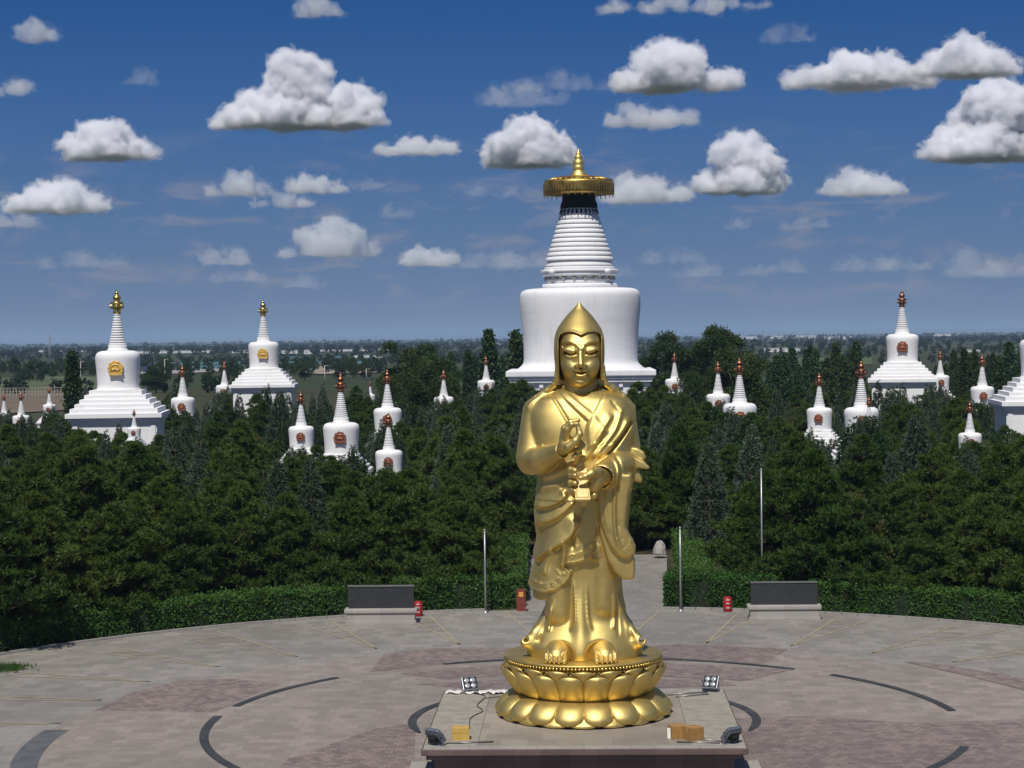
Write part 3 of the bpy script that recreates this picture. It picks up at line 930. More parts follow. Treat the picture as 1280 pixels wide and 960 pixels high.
# ---- lotus base
def lotus():
    zt = 75.0
    # solid core and the beaded plate on top
    m = MB()
    prof = [(96, -75), (99, -72), (96, -62), (84, -50), (79, -47), (80, -38), (87, -24), (92, -13)]
    m.lathe([(r * U, (z + zt) * U) for r, z in prof], 96)
    m.build('lotus_core', M_GOLD, statue)
    m = MB()
    prof = [(92, -14.5), (93.5, -13.4), (93.6, -11.8), (92.4, -11), (93.6, -9), (94.8, -6.8), (97, -5), (97, -2.6), (98.6, -2), (98.9, -0.4), (98, 0.15), (94, 0.2), (90, 0.0)]
    m.lathe([(r * U, (z + zt) * U) for r, z in prof], 128)
    rim = m.build('lotus_rim', M_GOLD, statue)
    for row, (rr, zz, br, n) in enumerate(((97.4, -4.4, 2.0, 132), (95.4, -8.8, 2.0, 128))):
        m = MB()
        sph = [(math.cos(t) * br, math.sin(t) * br) for t in np.linspace(-math.pi / 2, math.pi / 2, 6)]
        for k in range(n):
            a = 2 * math.pi * k / n
            m.lathe([(max(r, 0) * U, (z + zz + zt) * U) for r, z in sph], 8, rr * math.cos(a) * U, rr * math.sin(a) * U)
        m.build('bead_string', M_GOLD_BRIGHT, rim)

    def petal(prof, wid, n_u=13, puff=5.0, tip=0.55, thick=1.6, base_w=0.9):
        """prof: points (r, z) along the petal's middle, wid: half width; one closed petal about +x"""
        prof = np.array(prof, float)
        t = np.linspace(0, 1, len(prof))
        tt = np.linspace(0, 1, 22)
        r = smooth_interp(tt, t, prof[:, 0])
        z = smooth_interp(tt, t, prof[:, 1])
        tr, tz = np.gradient(r), np.gradient(z)
        ln = np.hypot(tr, tz)
        nr, nz = -tz / ln, tr / ln
        if wid > 0 and nr.mean() < 0:
            nr, nz = -nr, -nz
        w = wid * np.where(tt < 1 - tip, base_w + (1 - base_w) * np.sin(np.clip(tt / (1 - tip), 0, 1) * math.pi / 2), np.sqrt(np.maximum(0, 1 - (np.maximum(tt - 1 + tip, 0) / tip) ** 2.6)))
        w = np.maximum(w, 0.4)
        vs, fs = [], []
        us = np.linspace(-1, 1, n_u)
        for layer in (0, 1):
            for i in range(len(tt)):
                for u in us:
                    dome = puff * math.sqrt(max(0, 1 - tt[i] ** 5)) * (1 - abs(u) ** 2.4) * (0.25 + 0.75 * math.sin(min(1, tt[i] * 1.15) * math.pi * 0.62))
                    # slim raised midrib near the tip
                    dome += 0.9 * math.exp(-(u / 0.18) ** 2) * max(0, tt[i] - 0.6) * 2
                    off = dome if layer == 0 else dome * 0.6 - thick
                    rr = r[i] + nr[i] * off
                    ang = w[i] * u / max(r[i], 1)
                    vs.append((rr * math.cos(ang) * U, rr * math.sin(ang) * U, (z[i] + nz[i] * off + zt) * U))
        L = len(tt) * n_u
        for i in range(len(tt) - 1):
            for j in range(n_u - 1):
                a = i * n_u + j
                fs.append((a, a + 1, a + n_u + 1, a + n_u))
                fs.append((L + a, L + a + n_u, L + a + n_u + 1, L + a + 1))
        for i in range(len(tt) - 1):
            for j in (0, n_u - 1):
                a = i * n_u + j
                q = (a, a + n_u, L + a + n_u, L + a)
                fs.append(q if j == 0 else q[::-1])
        for j in range(n_u - 1):
            a = (len(tt) - 1) * n_u + j
            fs.append((a, a + 1, L + a + 1, L + a))
        m = MB()
        m.add(vs, fs, True)
        me = m.mesh('lotus_petal')
        bm = bmesh.new()
        bm.from_mesh(me)
        bmesh.ops.recalc_face_normals(bm, faces=bm.faces[:])
        bm.to_mesh(me)
        bm.free()
        return me

    tiers = [
        (petal([(80, -47), (86.5, -39), (92, -29), (97.5, -20), (102.5, -13.5)], 16.9, puff=6.5, tip=0.52, base_w=0.78), 18, 0.5),     # upper, front row
        (petal([(78, -42), (84, -32), (90, -21), (95.5, -12.5), (100.5, -7.5)], 16.4, puff=4.4, tip=0.5, base_w=0.8), 18, 0.0),     # upper, row behind
        (petal([(81, -47.5), (89, -50), (99, -56), (106.5, -65), (108, -72)], 18.6, puff=5.0), 18, 0.5),     # lower, front row
        (petal([(80, -52), (90, -56), (100, -63), (107, -71), (107.5, -74.4)], 17.5, puff=2.0), 18, 0.0),    # lower, row behind
    ]
    for me, n, ph in tiers:
        for k in range(n):
            a = 2 * math.pi * (k + ph) / n - math.pi / 2
            o = link_mesh('lotus_petal', me, M_GOLD, statue)
            o.rotation_euler = (0, 0, a)


lotus()
# ------------------------------------------------------------------ clouds: lumpy bodies of vapour, all with their base at one height
# clouds: (x, base y, half width, height, opacity, brightness) read off the photograph and turned into places in the sky, one base height for all
CLOUDS = [
    (372, 158, 114, 52, 1.0, [(372, 120, 40, 60), (330, 140, 50, 34), (440, 135, 40, 34)]),
    (128, 197, 68, 50, .95, .85), (68, 264, 68, 44, .9, .90), (45, 52, 30, 26, .5, .7), (12, 118, 28, 26, .55, .7),
    (395, 20, 34, 26, .55, .7), (845, 112, 78, 58, .92, .80), (850, 14, 105, 18, .6, .7), (1075, 108, 105, 46, .92, .80),
    (1205, 94, 68, 52, .92, .86), (1238, 198, 84, 70, 1.0, [(1248, 150, 60, 56), (1215, 175, 40, 40)]),
    (662, 207, 60, 66, 1.0, .98), (520, 192, 50, 32, .72, .8), (932, 240, 72, 50, 1.0, [(926, 206, 40, 44), (950, 215, 36, 36)]),
    (1076, 243, 52, 38, .72, .8), (805, 158, 78, 28, .6, .7), (805, 252, 60, 40, .68, .7), (302, 244, 42, 28, .62, .7),
    (345, 259, 46, 18, .6, .68), (394, 240, 36, 32, .7, .72), (452, 236, 26, 14, .35, .6), (410, 320, 64, 40, .62, [(412, 298, 44, 32)]),
    (533, 331, 40, 30, .7, .8), (280, 330, 34, 34, .5, .75), (15, 283, 28, 20, .5, .6),
    (985, 52, 30, 22, .30, .6), (615, 245, 26, 18, .4, .6), (690, 210, 26, 14, .4, .6), (492, 271, 22, 12, .4, .6),
    (1008, 285, 26, 14, .4, .6), (925, 285, 14, 10, .4, .6), (845, 328, 42, 14, .4, .6), (650, 130, 60, 30, .35, .6),
    (95, 334, 60, 16, .35, .62), (300, 352, 34, 14, .4, .65), (1095, 338, 62, 16, .42, .66), (1215, 345, 34, 34, .35, .62),
    (630, 335, 70, 22, .4, .66), (375, 360, 26, 14, .35, .6), (985, 340, 26, 12, .3, .6), (700, 112, 60, 20, .3, .6),
    (1265, 345, 40, 26, .35, .6), (900, 345, 60, 14, .3, .6), (180, 105, 20, 14, .3, .5), (760, 345, 30, 20, .3, .6),
]

CLOUD_BASE = 760.0


class Noise3:
    def __init__(self, seed):
        self.g = np.random.default_rng(seed).random((32, 32, 32)).astype(np.float32)

    def __call__(self, x, y, z):
        xi, yi, zi = np.floor(x).astype(int), np.floor(y).astype(int), np.floor(z).astype(int)
        fx, fy, fz = x - xi, y - yi, z - zi
        fx, fy, fz = [f * f * (3 - 2 * f) for f in (fx, fy, fz)]
        o = 0
        for a in (0, 1):
            for b in (0, 1):
                for c in (0, 1):
                    o = o + self.g[(xi + a) & 31, (yi + b) & 31, (zi + c) & 31] * (fx if a else 1 - fx) * (fy if b else 1 - fy) * (fz if c else 1 - fz)
        return o

    def fbm(self, x, y, z, n=4, gain=0.55):
        o, a, t = 0, 1.0, 0.0
        for i in range(n):
            o = o + a * self(x * 2 ** i + 7.3 * i, y * 2 ** i + 3.1 * i, z * 2 ** i + 1.7 * i)
            t += a
            a *= gain
        return o / t


N3 = Noise3(5)


def cloud_material(name, sigma):
    m = bpy.data.materials.new(name)
    m.use_nodes = True
    t = NT(m.node_tree)
    m.node_tree.nodes.clear()
    out = t.n('OutputMaterial')
    v = t.n('VolumePrincipled')
    v.inputs['Color'].default_value = (0.974, 0.978, 0.996, 1)
    v.inputs['Density'].default_value = sigma
    v.inputs['Anisotropy'].default_value = -0.05
    t.put(out.inputs['Volume'], v.outputs[0])
    m.cycles.homogeneous_volume = True
    return m


CLOUD_WORDS = {
    (372, 158): 'tall white cloud heaped to a peak, the largest on the left of the big pagoda',
    (128, 197): 'rounded white cloud below and left of the tall peaked cloud', (68, 264): 'flat-based white cloud nearest the left edge, third from the top there',
    (45, 52): 'small faint grey cloud in the upper left corner of the sky', (12, 118): 'small grey cloud cut by the left edge of the sky',
    (395, 20): 'small grey cloud at the top edge above the tall peaked cloud', (845, 112): 'broad grey-white cloud high between the pagoda and the right side',
    (850, 14): 'long grey cloud at the very top edge right of the pagoda', (1075, 108): 'long low cloud with a white top, left end of the pair high on the right',
    (1205, 94): 'heaped cloud at the right end of the long pair high on the right', (1238, 198): 'huge billowing white cloud cut by the right edge',
    (662, 207): 'bright white cloud just left of the golden canopy of the big pagoda', (520, 192): 'small soft cloud left of the bright cloud beside the pagoda canopy',
    (932, 240): 'double-heaped bright cloud right of the pagoda canopy', (1076, 243): 'small peaked cloud right of the double-heaped bright cloud',
    (805, 158): 'thin streaky cloud under the broad grey-white cloud', (805, 252): 'soft grey cloud touching the right side of the golden canopy',
    (410, 320): 'layered grey cloud low over the plain left of the pagoda', (533, 331): 'small white cloud low over the plain just left of the pagoda spire',
    (280, 330): 'small slanting cloud low over the shorter white pagoda with golden top', (394, 240): 'small round cloud below the tall peaked cloud, right one of three',
    (302, 244): 'small oval cloud below the tall peaked cloud, left one of three', (345, 259): 'flat thin cloud below the tall peaked cloud, lowest of three',
}


def build_cloud(i, spec):
    x, yb, hw, h, op, br = spec
    r0 = np.random.default_rng(100 + i)
    d = ray(x, yb)
    dist = (CLOUD_BASE - H_CAM) / d.z * d.y
    pos = at_depth(x, yb, dist)
    px = dist / FPX                       # metres per picture pixel out there
    HW, HH = float(hw), float(h)          # work in picture pixels, scale at the end
    dp = 0.75 * HW
    wisp = op < 0.5
    # heaps: big lumps over the base, then smaller ones budding from them
    lumps = []
    heaps = [(0.0, 0.0, HW, HH, max(5, int(HW / 6)))]
    if isinstance(br, list):
        heaps += [(hx - x, yb - hy, hhw, hh, max(5, int(hhw / 5))) for hx, hy, hhw, hh in br]
        HH = max(q[1] + q[3] for q in heaps)
    for (ox, oz, HWk, HHk, nb) in heaps:
      for k in range(nb):
        u = r0.uniform(-1, 1)
        prof = (1 - abs(u) ** 1.7) * (0.5 + 0.5 * r0.random())
        r = max(0.16 * HHk, 0.42 * HHk * (0.45 + prof))
        v = r0.uniform(-0.55, 0.55) * (1 - 0.5 * abs(u))
        lumps.append((ox + u * (HWk - r * 0.8), v * 0.75 * HWk, oz + max(0.06 * HHk, prof * HHk * 0.95 - r), r))
    base = list(lumps)
    for gen in range(3):
        new = []
        for (cx, cy, cz, r) in base:
            for q in range((6, 5, 3)[gen]):
                a, b = r0.uniform(0, 2 * math.pi), r0.uniform(-0.1, 1.0)
                c = math.sqrt(max(0, 1 - b * b))
                rr = max(2.2, r * r0.uniform(0.32, 0.58))
                n = (cx + r * 0.85 * c * math.cos(a), cy + r * 0.85 * c * math.sin(a), cz + r * 0.8 * b, rr)
                if n[2] + rr < HH * 1.02 and abs(n[0]) + rr < HW * 1.05:
                    new.append(n)
        lumps += new
        base = new if len(new) < 160 else [new[t] for t in r0.permutation(len(new))[:160]]
    hvox = min(3.0, max(1.2, HW / 48))
    gx = np.arange(-HW * 1.15 - 12, HW * 1.15 + 12, hvox)
    gy = np.arange(-dp * 1.1 - 10, dp * 1.1 + 10, hvox * 1.4)
    gz = np.arange(-0.12 * HH - 10, HH * 1.15 + 12, hvox)
    X, Y, Z = np.meshgrid(gx, gy, gz, indexing='ij')
    F = np.full(X.shape, 50.0, np.float32)
    for (cx, cy, cz, r) in lumps:
        sl = tuple(slice(max(0, np.searchsorted(g, c - r - 9)), np.searchsorted(g, c + r + 9)) for g, c in ((gx, cx), (gy, cy), (gz, cz)))
        if min(s.stop - s.start for s in sl) < 1:
            continue
        q = np.sqrt((X[sl] - cx) ** 2 + (Y[sl] - cy) ** 2 + ((Z[sl] - cz) * 1.08) ** 2) - r
        F[sl] = smin(F[sl], q, 2.0)
    s = 14.0
    nz = N3.fbm(X / s + i * 3.7, Y / s + 1.3, Z / s + 9.1, 5, 0.62)
    fine = N3.fbm(X / 6.0 + 1.7, Y / 6.0 + i * 2.3, Z / 6.0 + 4.1, 3, 0.6)
    F = F + (nz - 0.5) * (19.0 if not wisp else 26.0) + (fine - 0.5) * 8.0
    ragged = N3.fbm(X / 9.0 + 5.1 + i, Y / 9.0 + 2.2, Z / 7.0 + 8.4, 4, 0.62) - 0.5

    class G:
        pass
    g = G()
    g.lo, g.h = np.array([gx[0], gy[0], gz[0]]), np.array([hvox, hvox * 1.4, hvox])
    free = {1.0: 8, .95: 9, .92: 11, .9: 11}.get(op, 20 + 100 * max(0.0, 0.75 - op) / 0.45)
    root = None
    # a denser heart inside two thinner, more ragged veils
    for lvl, (grow, rag, base_n, fr) in enumerate(((-1.5 if op >= .9 else 1.5, 6.0 if op >= .9 else 2.0, 9.0, free), (1.5, 16.0, 14.0, max(14.0, free * 1.6)), (4.0, 26.0, 18.0, max(34.0, free * 2.6)))):
        if wisp and lvl == 0:
            continue
        H = F - grow + ragged * rag
        H = smax(H, -(Z + (nz - 0.5) * base_n + grow * 0.8), 4.0)
        H[[0, -1]] = 5
        H[:, [0, -1]] = 5
        H[:, :, [0, -1]] = 5
        v, f = surface_nets(H, g)
        if len(f) < 20:
            continue
        me = np_mesh('cloud', v * px, f)
        o = link_mesh('cloud' if root is None else 'cloud_veil', me, cloud_material('cloud_vapour', 1.0 / (fr * px)), root, pos if root is None else None, smooth=True)
        root = root or o
    o = root
    if o is None:
        return
    lab = CLOUD_WORDS.get((x, yb))
    tag(o, lab or 'faint small cloud drifting low in the hazy part of the sky', 'cloud', None if lab else 'faint clouds low over the plain')
    return o


for i, spec in enumerate(CLOUDS):
    build_cloud(i, spec)
# ------------------------------------------------------------------ ground, plaza and its patterns
def ground_mat():
    m, t, b = mat('plain_soil')
    tc = t.n('TexCoord')
    p = tc.outputs['Object']
    sp = t.n('SeparateXYZ')
    t.put(sp.inputs[0], p)
    # strips of fields across the plain
    vor = t.n('TexVoronoi', voronoi_dimensions='2D', feature='F1')
    t.put(vor.inputs['Vector'], t.vec('MULTIPLY', p, (1 / 420, 1 / 150, 0)))
    vor.inputs['Scale'].default_value = 1.0
    vor.inputs['Randomness'].default_value = 0.8
    fields = t.ramp(t.math('FRACT', t.math('MULTIPLY', vor.outputs['Color'], 1.0)),
                    [(0.0, (0.0303, 0.0450, 0.0180)), (0.3, (0.0550, 0.0570, 0.0270)), (0.5, (0.0825, 0.0720, 0.0450)), (0.7, (0.0275, 0.0510, 0.0168)), (1.0, (0.1045, 0.0930, 0.0600))])
    n1 = t.noise(p, 0.02, 5, 0.6)
    n2 = t.noise(p, 0.5, 4, 0.65)
    fields = t.mix(t.math('MULTIPLY', t.sstep(n1, 0.35, 0.7), 0.6), fields, (0.022, 0.034, 0.020))
    wood = t.mix(t.sstep(n2, 0.35, 0.65), (0.035, 0.032, 0.018), (0.085, 0.075, 0.045))
    t.put(b.inputs['Base Color'], t.mix(t.sstep(sp.outputs[1], 300, 380), wood, fields))
    b.inputs['Roughness'].default_value = 0.95
    b.inputs['Specular IOR Level'].default_value = 0.1
    return m


gm = bpy.data.meshes.new('ground')
gm.from_pydata([(-30000, -400, 0), (30000, -400, 0), (30000, 45000, 0), (-30000, 45000, 0)], [], [(0, 1, 2, 3)])
tag(link_mesh('ground', gm, ground_mat()), kind='structure')


def stone_sheet_mat(name, c_lo, c_hi, tile=0.6, joint=0.75, speck=0.25, stain=0.3, radial=False):
    """paving stones with joints, grain and broad stains"""
    m, t, b = mat(name)
    tc = t.n('TexCoord')
    p = tc.outputs['Object']
    br = t.n('TexBrick', offset=0.5)
    t.put(br.inputs['Vector'], p)
    br.inputs['Scale'].default_value = 1.0
    br.inputs['Brick Width'].default_value = tile * 1.0
    br.inputs['Row Height'].default_value = tile
    br.inputs['Mortar Size'].default_value = 0.010
    br.inputs['Mortar Smooth'].default_value = 0.3
    br.inputs['Bias'].default_value = 0.0
    br.inputs['Color1'].default_value = (0, 0, 0, 1)
    br.inputs['Color2'].default_value = (1, 1, 1, 1)
    br.inputs['Mortar'].default_value = (0.5, 0.5, 0.5, 1)
    big = t.noise(p, 0.09, 5, 0.65)
    mid = t.noise(p, 0.9, 5, 0.65)
    fine = t.noise(p, 11.0, 3, 0.7)
    f = t.math('ADD', t.math('MULTIPLY', br.outputs['Color'], 0.22), t.math('ADD', t.math('MULTIPLY', mid, 0.45), t.math('MULTIPLY', fine, 0.33)))
    col = t.mix(t.sstep(f, 0.28, 0.72), c_lo, c_hi)
    col = t.mix(t.math('MULTIPLY', t.sstep(big, 0.42, 0.62), stain), col, tuple(c * 0.62 for c in c_lo))
    col = t.mix(t.math('MULTIPLY', t.sstep(fine, 0.56, 0.72), speck), col, tuple(c * 0.35 for c in c_lo))
    col = t.mix(t.math('MULTIPLY', br.outputs['Fac'], joint), col, tuple(c * 0.55 for c in c_lo))
    t.put(b.inputs['Base Color'], col)
    t.put(b.inputs['Roughness'], t.math('MULTIPLY_ADD', mid, 0.2, 0.62))
    bp = t.n('Bump')
    bp.inputs['Strength'].default_value = 0.25
    bp.inputs['Distance'].default_value = 0.02
    t.put(bp.inputs['Height'], t.math('ADD', fine, t.math('MULTIPLY', br.outputs['Fac'], -0.6)))
    t.put(b.inputs['Normal'], bp.outputs[0])
    return m


M_GREY = stone_sheet_mat('grey_paving', (0.197, 0.180, 0.159), (0.290, 0.267, 0.239), 0.8, 0.6, 0.25, 0.3)
M_PINK = stone_sheet_mat('pink_granite_paving', (0.217, 0.184, 0.159), (0.315, 0.273, 0.240), 0.6, 0.5, 0.35, 0.25)
M_RED = stone_sheet_mat('rough_red_paving', (0.150, 0.115, 0.102), (0.292, 0.232, 0.210), 0.28, 0.8, 0.75, 0.2)
M_BLACK = stone_sheet_mat('black_stone_inlay', (0.030, 0.032, 0.034), (0.060, 0.062, 0.064), 0.7, 0.5, 0.2, 0.2)
M_DGREY = stone_sheet_mat('dark_grey_inlay', (0.085, 0.088, 0.092), (0.125, 0.128, 0.132), 0.5, 0.6, 0.2, 0.2)
M_LINE = simple('pale_yellow_stone', (0.315, 0.268, 0.180), 0.75, 0, 0.2, 1.5)


def sheet(name, pts, z, m, kind='structure'):
    bm = bmesh.new()
    vs = [bm.verts.new((p[0], p[1], z)) for p in pts]
    f = bm.faces.new(vs)
    if f.normal.z < 0:
        f.normal_flip()
    bmesh.ops.triangulate(bm, faces=bm.faces[:])
    me = bpy.data.meshes.new(name)
    bm.to_mesh(me)
    bm.free()
    o = link_mesh(name, me, m)
    if kind:
        tag(o, kind=kind)
    return o


def ring_pts(cx, cy, r, a0=0, a1=360, n=120):
    return [(cx + r * math.cos(R(a0 + (a1 - a0) * i / n)), cy + r * math.sin(R(a0 + (a1 - a0) * i / n))) for i in range(n + 1)]


def arc_band(cx, cy, r0, r1, a0, a1, n=60, taper=False):
    out, inn = [], []
    for i in range(n + 1):
        t = i / n
        a = R(a0 + (a1 - a0) * t)
        w = (r1 - r0) / 2 * (min(1, 6 * t + .35, 6 * (1 - t) + .35) if taper else 1)
        rm = (r0 + r1) / 2
        out.append((cx + (rm + w) * math.cos(a), cy + (rm + w) * math.sin(a)))
        inn.append((cx + (rm - w) * math.cos(a), cy + (rm - w) * math.sin(a)))
    return out, inn


def band_sheet(name, oi, z, m_):
    out, inn = oi
    m = MB()
    k = len(out)
    m.add([(p[0], p[1], z) for p in inn + out], [(i, k + i, k + i + 1, i + 1) for i in range(k - 1)])
    return tag(m.build(name, m_), kind='structure')


PC = (0.0, 66.0)
sheet('plaza', ring_pts(0, 66, 32.2, n=160)[:-1], 0.02, M_GREY)
sheet('path', [(-3.0, 97), (4.3, 97), (5.4, 122.5), (-3.4, 122.5)], 0.016, M_GREY)
sheet('granite_circle', ring_pts(0, 67, 19.3, n=140)[:-1], 0.024, M_PINK)


def gpts(pl):
    return [tuple(on_ground(x, y))[:2] for x, y in pl]


def smooth_poly(pl):
    return [tuple(p) for p in curve(np.array(pl + [pl[0]]), 5)[:-1]]


for i_red, pl in enumerate(([(118, 889), (165, 866), (222, 852), (291, 849), (352, 856), (318, 868), (285, 884), (268, 891)],
           [(462, 841), (480, 818), (540, 811), (620, 810), (690, 812), (640, 827), (560, 831)],
           [(500, 843), (620, 832), (640, 845), (560, 850)],
           [(520, 856), (640, 850), (900, 850), (920, 858), (640, 866)],
           [(800, 826), (760, 812), (850, 806), (985, 812), (955, 830)],
           [(820, 846), (830, 830), (990, 838), (930, 852)],
           [(1130, 828), (1180, 832), (1290, 850), (1290, 866), (1210, 846)],
           [(900, 900), (1010, 896), (1140, 905), (1290, 900), (1300, 985), (960, 985), (880, 950)],
           [(360, 950), (470, 912), (520, 905), (515, 985), (330, 985)])):
    sheet('rough_red_paving', gpts(pl), 0.028 + 0.002 * i_red, M_RED)
# black inlaid arcs
for a0, a1 in ((50, 116), (138, 167), (175, 222), (6, 42), (-48, -20)):
    band_sheet('black_stone_inlay', arc_band(0, 69.5, 13.48, 13.80, a0, a1), 0.052, M_BLACK)
for a0, a1 in ((-22, 50), (130, 202)):
    band_sheet('black_stone_inlay', arc_band(0, 69.8, 6.1, 6.42, a0, a1, taper=True), 0.056, M_BLACK)
for a0, a1 in ((176, 208),):
    band_sheet('dark_grey_inlay', arc_band(0, 67, 18.6, 19.5, a0, a1), 0.032, M_DGREY)
# pale lines in the grey ring: pairs that open outwards, with rungs between them
lines = MB()


def strip(a, b, w, z=0.034):
    a, b = Vector((a[0], a[1], z)), Vector((b[0], b[1], z))
    n = (b - a).normalized().cross(Vector((0, 0, 1))) * w / 2
    lines.add([a - n, b - n, b + n, a + n], [(3, 2, 1, 0)] if n.length else [])


VS = [((5.6, 87.0), (7.75, 96.2), (8.85, 95.4)), ((9.3, 86.0), (12.5, 94.5), (13.9, 93.6)), ((12.6, 84.0), (17.6, 91.5), (20.0, 90.3)),
      ((15.6, 81.5), (21.3, 86.7), (23.4, 86.2)), ((1.95, 88.0), (4.0, 97.6), (4.2, 96.6)), ((17.8, 78.0), (26.5, 81.5), (28.5, 80.5)),
      ((18.8, 74.0), (30.0, 76.5), (31.0, 74.6)), ((19.2, 69.5), (31.3, 70.5), (31.6, 68.4))]
for s in (-1, 1):
    for ap, p, q in VS:
        a, b, c = [(s * v[0], v[1]) for v in (ap, p, q)]
        strip(a, b, 0.11)
        if ap[0] < 2:
            continue
        strip(a, c, 0.11)
        for k in (0.45, 0.62, 0.78):
            u = (a[0] + (b[0] - a[0]) * k, a[1] + (b[1] - a[1]) * k)
            v = (a[0] + (c[0] - a[0]) * k, a[1] + (c[1] - a[1]) * k)
            strip(u, v, 0.08, 0.038)
tag(lines.build('paving_lines', M_LINE), kind='structure')
# edge kerb of the plaza
kb = MB()
for i in range(150):
    a0, a1 = R(-20 + 220 * i / 150), R(-20 + 220 * (i + 0.96) / 150)
    r0, r1 = 32.15, 32.4
    vs = [(r * math.cos(a), 66 + r * math.sin(a), z) for z in (0.0, 0.12) for r in (r0, r1) for a in (a0, a1)]
    if abs(vs[0][0]) < 4.2 and vs[0][1] > 90:
        continue
    kb.add(vs, [(4, 5, 7, 6), (0, 1, 5, 4), (2, 6, 7, 3), (0, 4, 6, 2), (1, 3, 7, 5)])
tag(kb.build('kerb', simple('kerb_stone', (0.25, 0.235, 0.22), 0.8)), kind='structure')

# ------------------------------------------------------------------ the statue's stone pedestal
M_SLAB = stone_sheet_mat('pedestal_paving', (0.235, 0.205, 0.165), (0.34, 0.30, 0.25), 0.9, 0.4, 0.3, 0.45)
M_DJ = simple('dark_joint', (0.05, 0.045, 0.04), 0.95)
M_PLANK = simple('grooved_stone', (0.30, 0.275, 0.23), 0.75, 0, 0.2, 2.0, 0.1)
M_EDGE = stone_sheet_mat('pale_edge_stone', (0.30, 0.27, 0.245), (0.38, 0.35, 0.32), 0.6, 0.5, 0.2, 0.3)
M_BROWN = stone_sheet_mat('brown_granite', (0.085, 0.055, 0.050), (0.14, 0.095, 0.088), 0.9, 0.6, 0.3, 0.2)
ZS = STATUE_Z - 75 * U
Y0, Y1, XW = 60.1, 70.25, 5.15
ped = thing('stone_pedestal', (0, 65.2, 0), 'square paved stone pedestal with brown granite sides carrying the golden statue', 'pedestal')
m = MB()
m.bbox(-XW, XW, Y0 - 65.2, Y1 - 65.2, ZS - 0.20, ZS - 0.004, 0.03)
m.build('top_slab', M_BROWN, ped)
m = MB()
m.box(-XW + .06, XW - .06, Y0 - 65.14, Y1 - 65.26, ZS - 0.05, ZS)
m.build('paved_top', M_SLAB, ped)
m = MB()
for x0, x1, y0, y1 in ((-XW + .05, XW - .05, Y0 - 65.15, Y0 - 64.72), (-XW + .05, XW - .05, Y1 - 65.65, Y1 - 65.25)):
    k = 14
    for i in range(k):
        a, b = x0 + (x1 - x0) * i / k, x0 + (x1 - x0) * (i + 1) / k
        m.bbox(a + .012, b - .012, y0, y1, ZS - 0.04, ZS + 0.012, 0.006)
m.build('border_stones', M_EDGE, ped)
m = MB()
for s in (-1, 1):
    m = MB()
    n = 26
    for i in range(n):
        a = Y0 - 64.70 + (Y1 - Y0 - 0.96) * i / n
        b = Y0 - 64.70 + (Y1 - Y0 - 0.96) * (i + 1) / n
        x0, x1 = sorted((s * (XW - .05), s * (XW - 1.75)))
        m.bbox(x0, x1, a + .028, b - .028, ZS - 0.04, ZS + 0.012, 0.006)
    pl = m.build('border_planks', M_PLANK, ped)
    m = MB()
    m.box(x0 - .01, x1 + .01, Y0 - 64.71, Y1 - 65.65, ZS - 0.03, ZS + 0.003)
    m.build('dark_joints', M_DJ, pl)
m = MB()
m.bbox(-XW + .15, XW - .15, Y0 - 65.05, Y1 - 65.35, ZS - 0.36, ZS - 0.202, 0.03)
m.build('moulding', M_BROWN, ped)
m = MB()
m.box(-XW + .4, XW - .4, Y0 - 64.8, Y1 - 65.6, 0.0, ZS - 0.362)
m.build('wall', M_BROWN, ped)
m = MB()
m.bbox(-5.6, 5.6, Y0 - 67.6, Y0 - 63.5, 0.0, 0.28, 0.03)
m.build('lower_step', M_EDGE, ped)

# ------------------------------------------------------------------ floodlights, boxes and cables on the pedestal
M_ALU = simple('grey_aluminium', (0.22, 0.24, 0.27), 0.42, 0.7, 0.15, 6)
M_DARKMETAL = simple('dark_metal', (0.016, 0.017, 0.019), 0.65, 0.0, 0.2, 6, 0, 30, 0.2)
M_LENS = simple('lamp_glass', (0.62, 0.64, 0.66), 0.12, 0.55, 0.1, 8)


def floodlight(loc, yaw, tilt, label):
    t = thing('floodlight', loc, label, 'floodlight', 'floodlights at the pedestal corners', yaw)
    t.scale = (.8, .8, .8)
    M = Matrix.Translation((0, 0, 0.42)) @ Matrix.Rotation(tilt, 4, 'X')     # the lamp looks along -y, tilted up
    m = MB()
    m.bbox(-.36, .36, -.05, .10, -.33, .33, 0.03, M)
    for k in range(9):
        x = -.30 + .075 * k
        m.box(x - .012, x + .012, .10, .20, -.28, .28, M)
    hs = m.build('housing', M_ALU, t)
    m = MB()
    m.bbox(-.32, .32, -.068, -.052, -.29, .29, 0.006, M)
    m.build('front_panel', M_DARKMETAL, t)
    for i in (-1, 1):
        for j in (-1, 1):
            m = MB()
            ring = [(0.0, -.105), (.05, -.10), (.10, -.088), (.118, -.075), (.125, -.066)]
            m.lathe(ring, 20)
            vs = [M @ Vector((p[0] + i * .145, p[2], p[1] + j * .135)) for p in m.v]
            m.v = [tuple(p) for p in vs]
            me = m.mesh('lamp')
            bm = bmesh.new()
            bm.from_mesh(me)
            bmesh.ops.recalc_face_normals(bm, faces=bm.faces[:])
            bm.to_mesh(me)
            bm.free()
            link_mesh('lamp', me, M_LENS, t)
    m = MB()
    m.bbox(-.17, .17, .205, .33, -.14, .12, 0.02, M)
    m.build('driver_box', M_DARKMETAL, t)
    m = MB()
    for s in (-1, 1):
        m.box(s * .385 - .012, s * .385 + .012, -.04, .04, .02, .50)
    m.box(-.40, .40, -.045, .045, 0.0, .03)
    m.build('bracket', M_ALU, t)
    return t


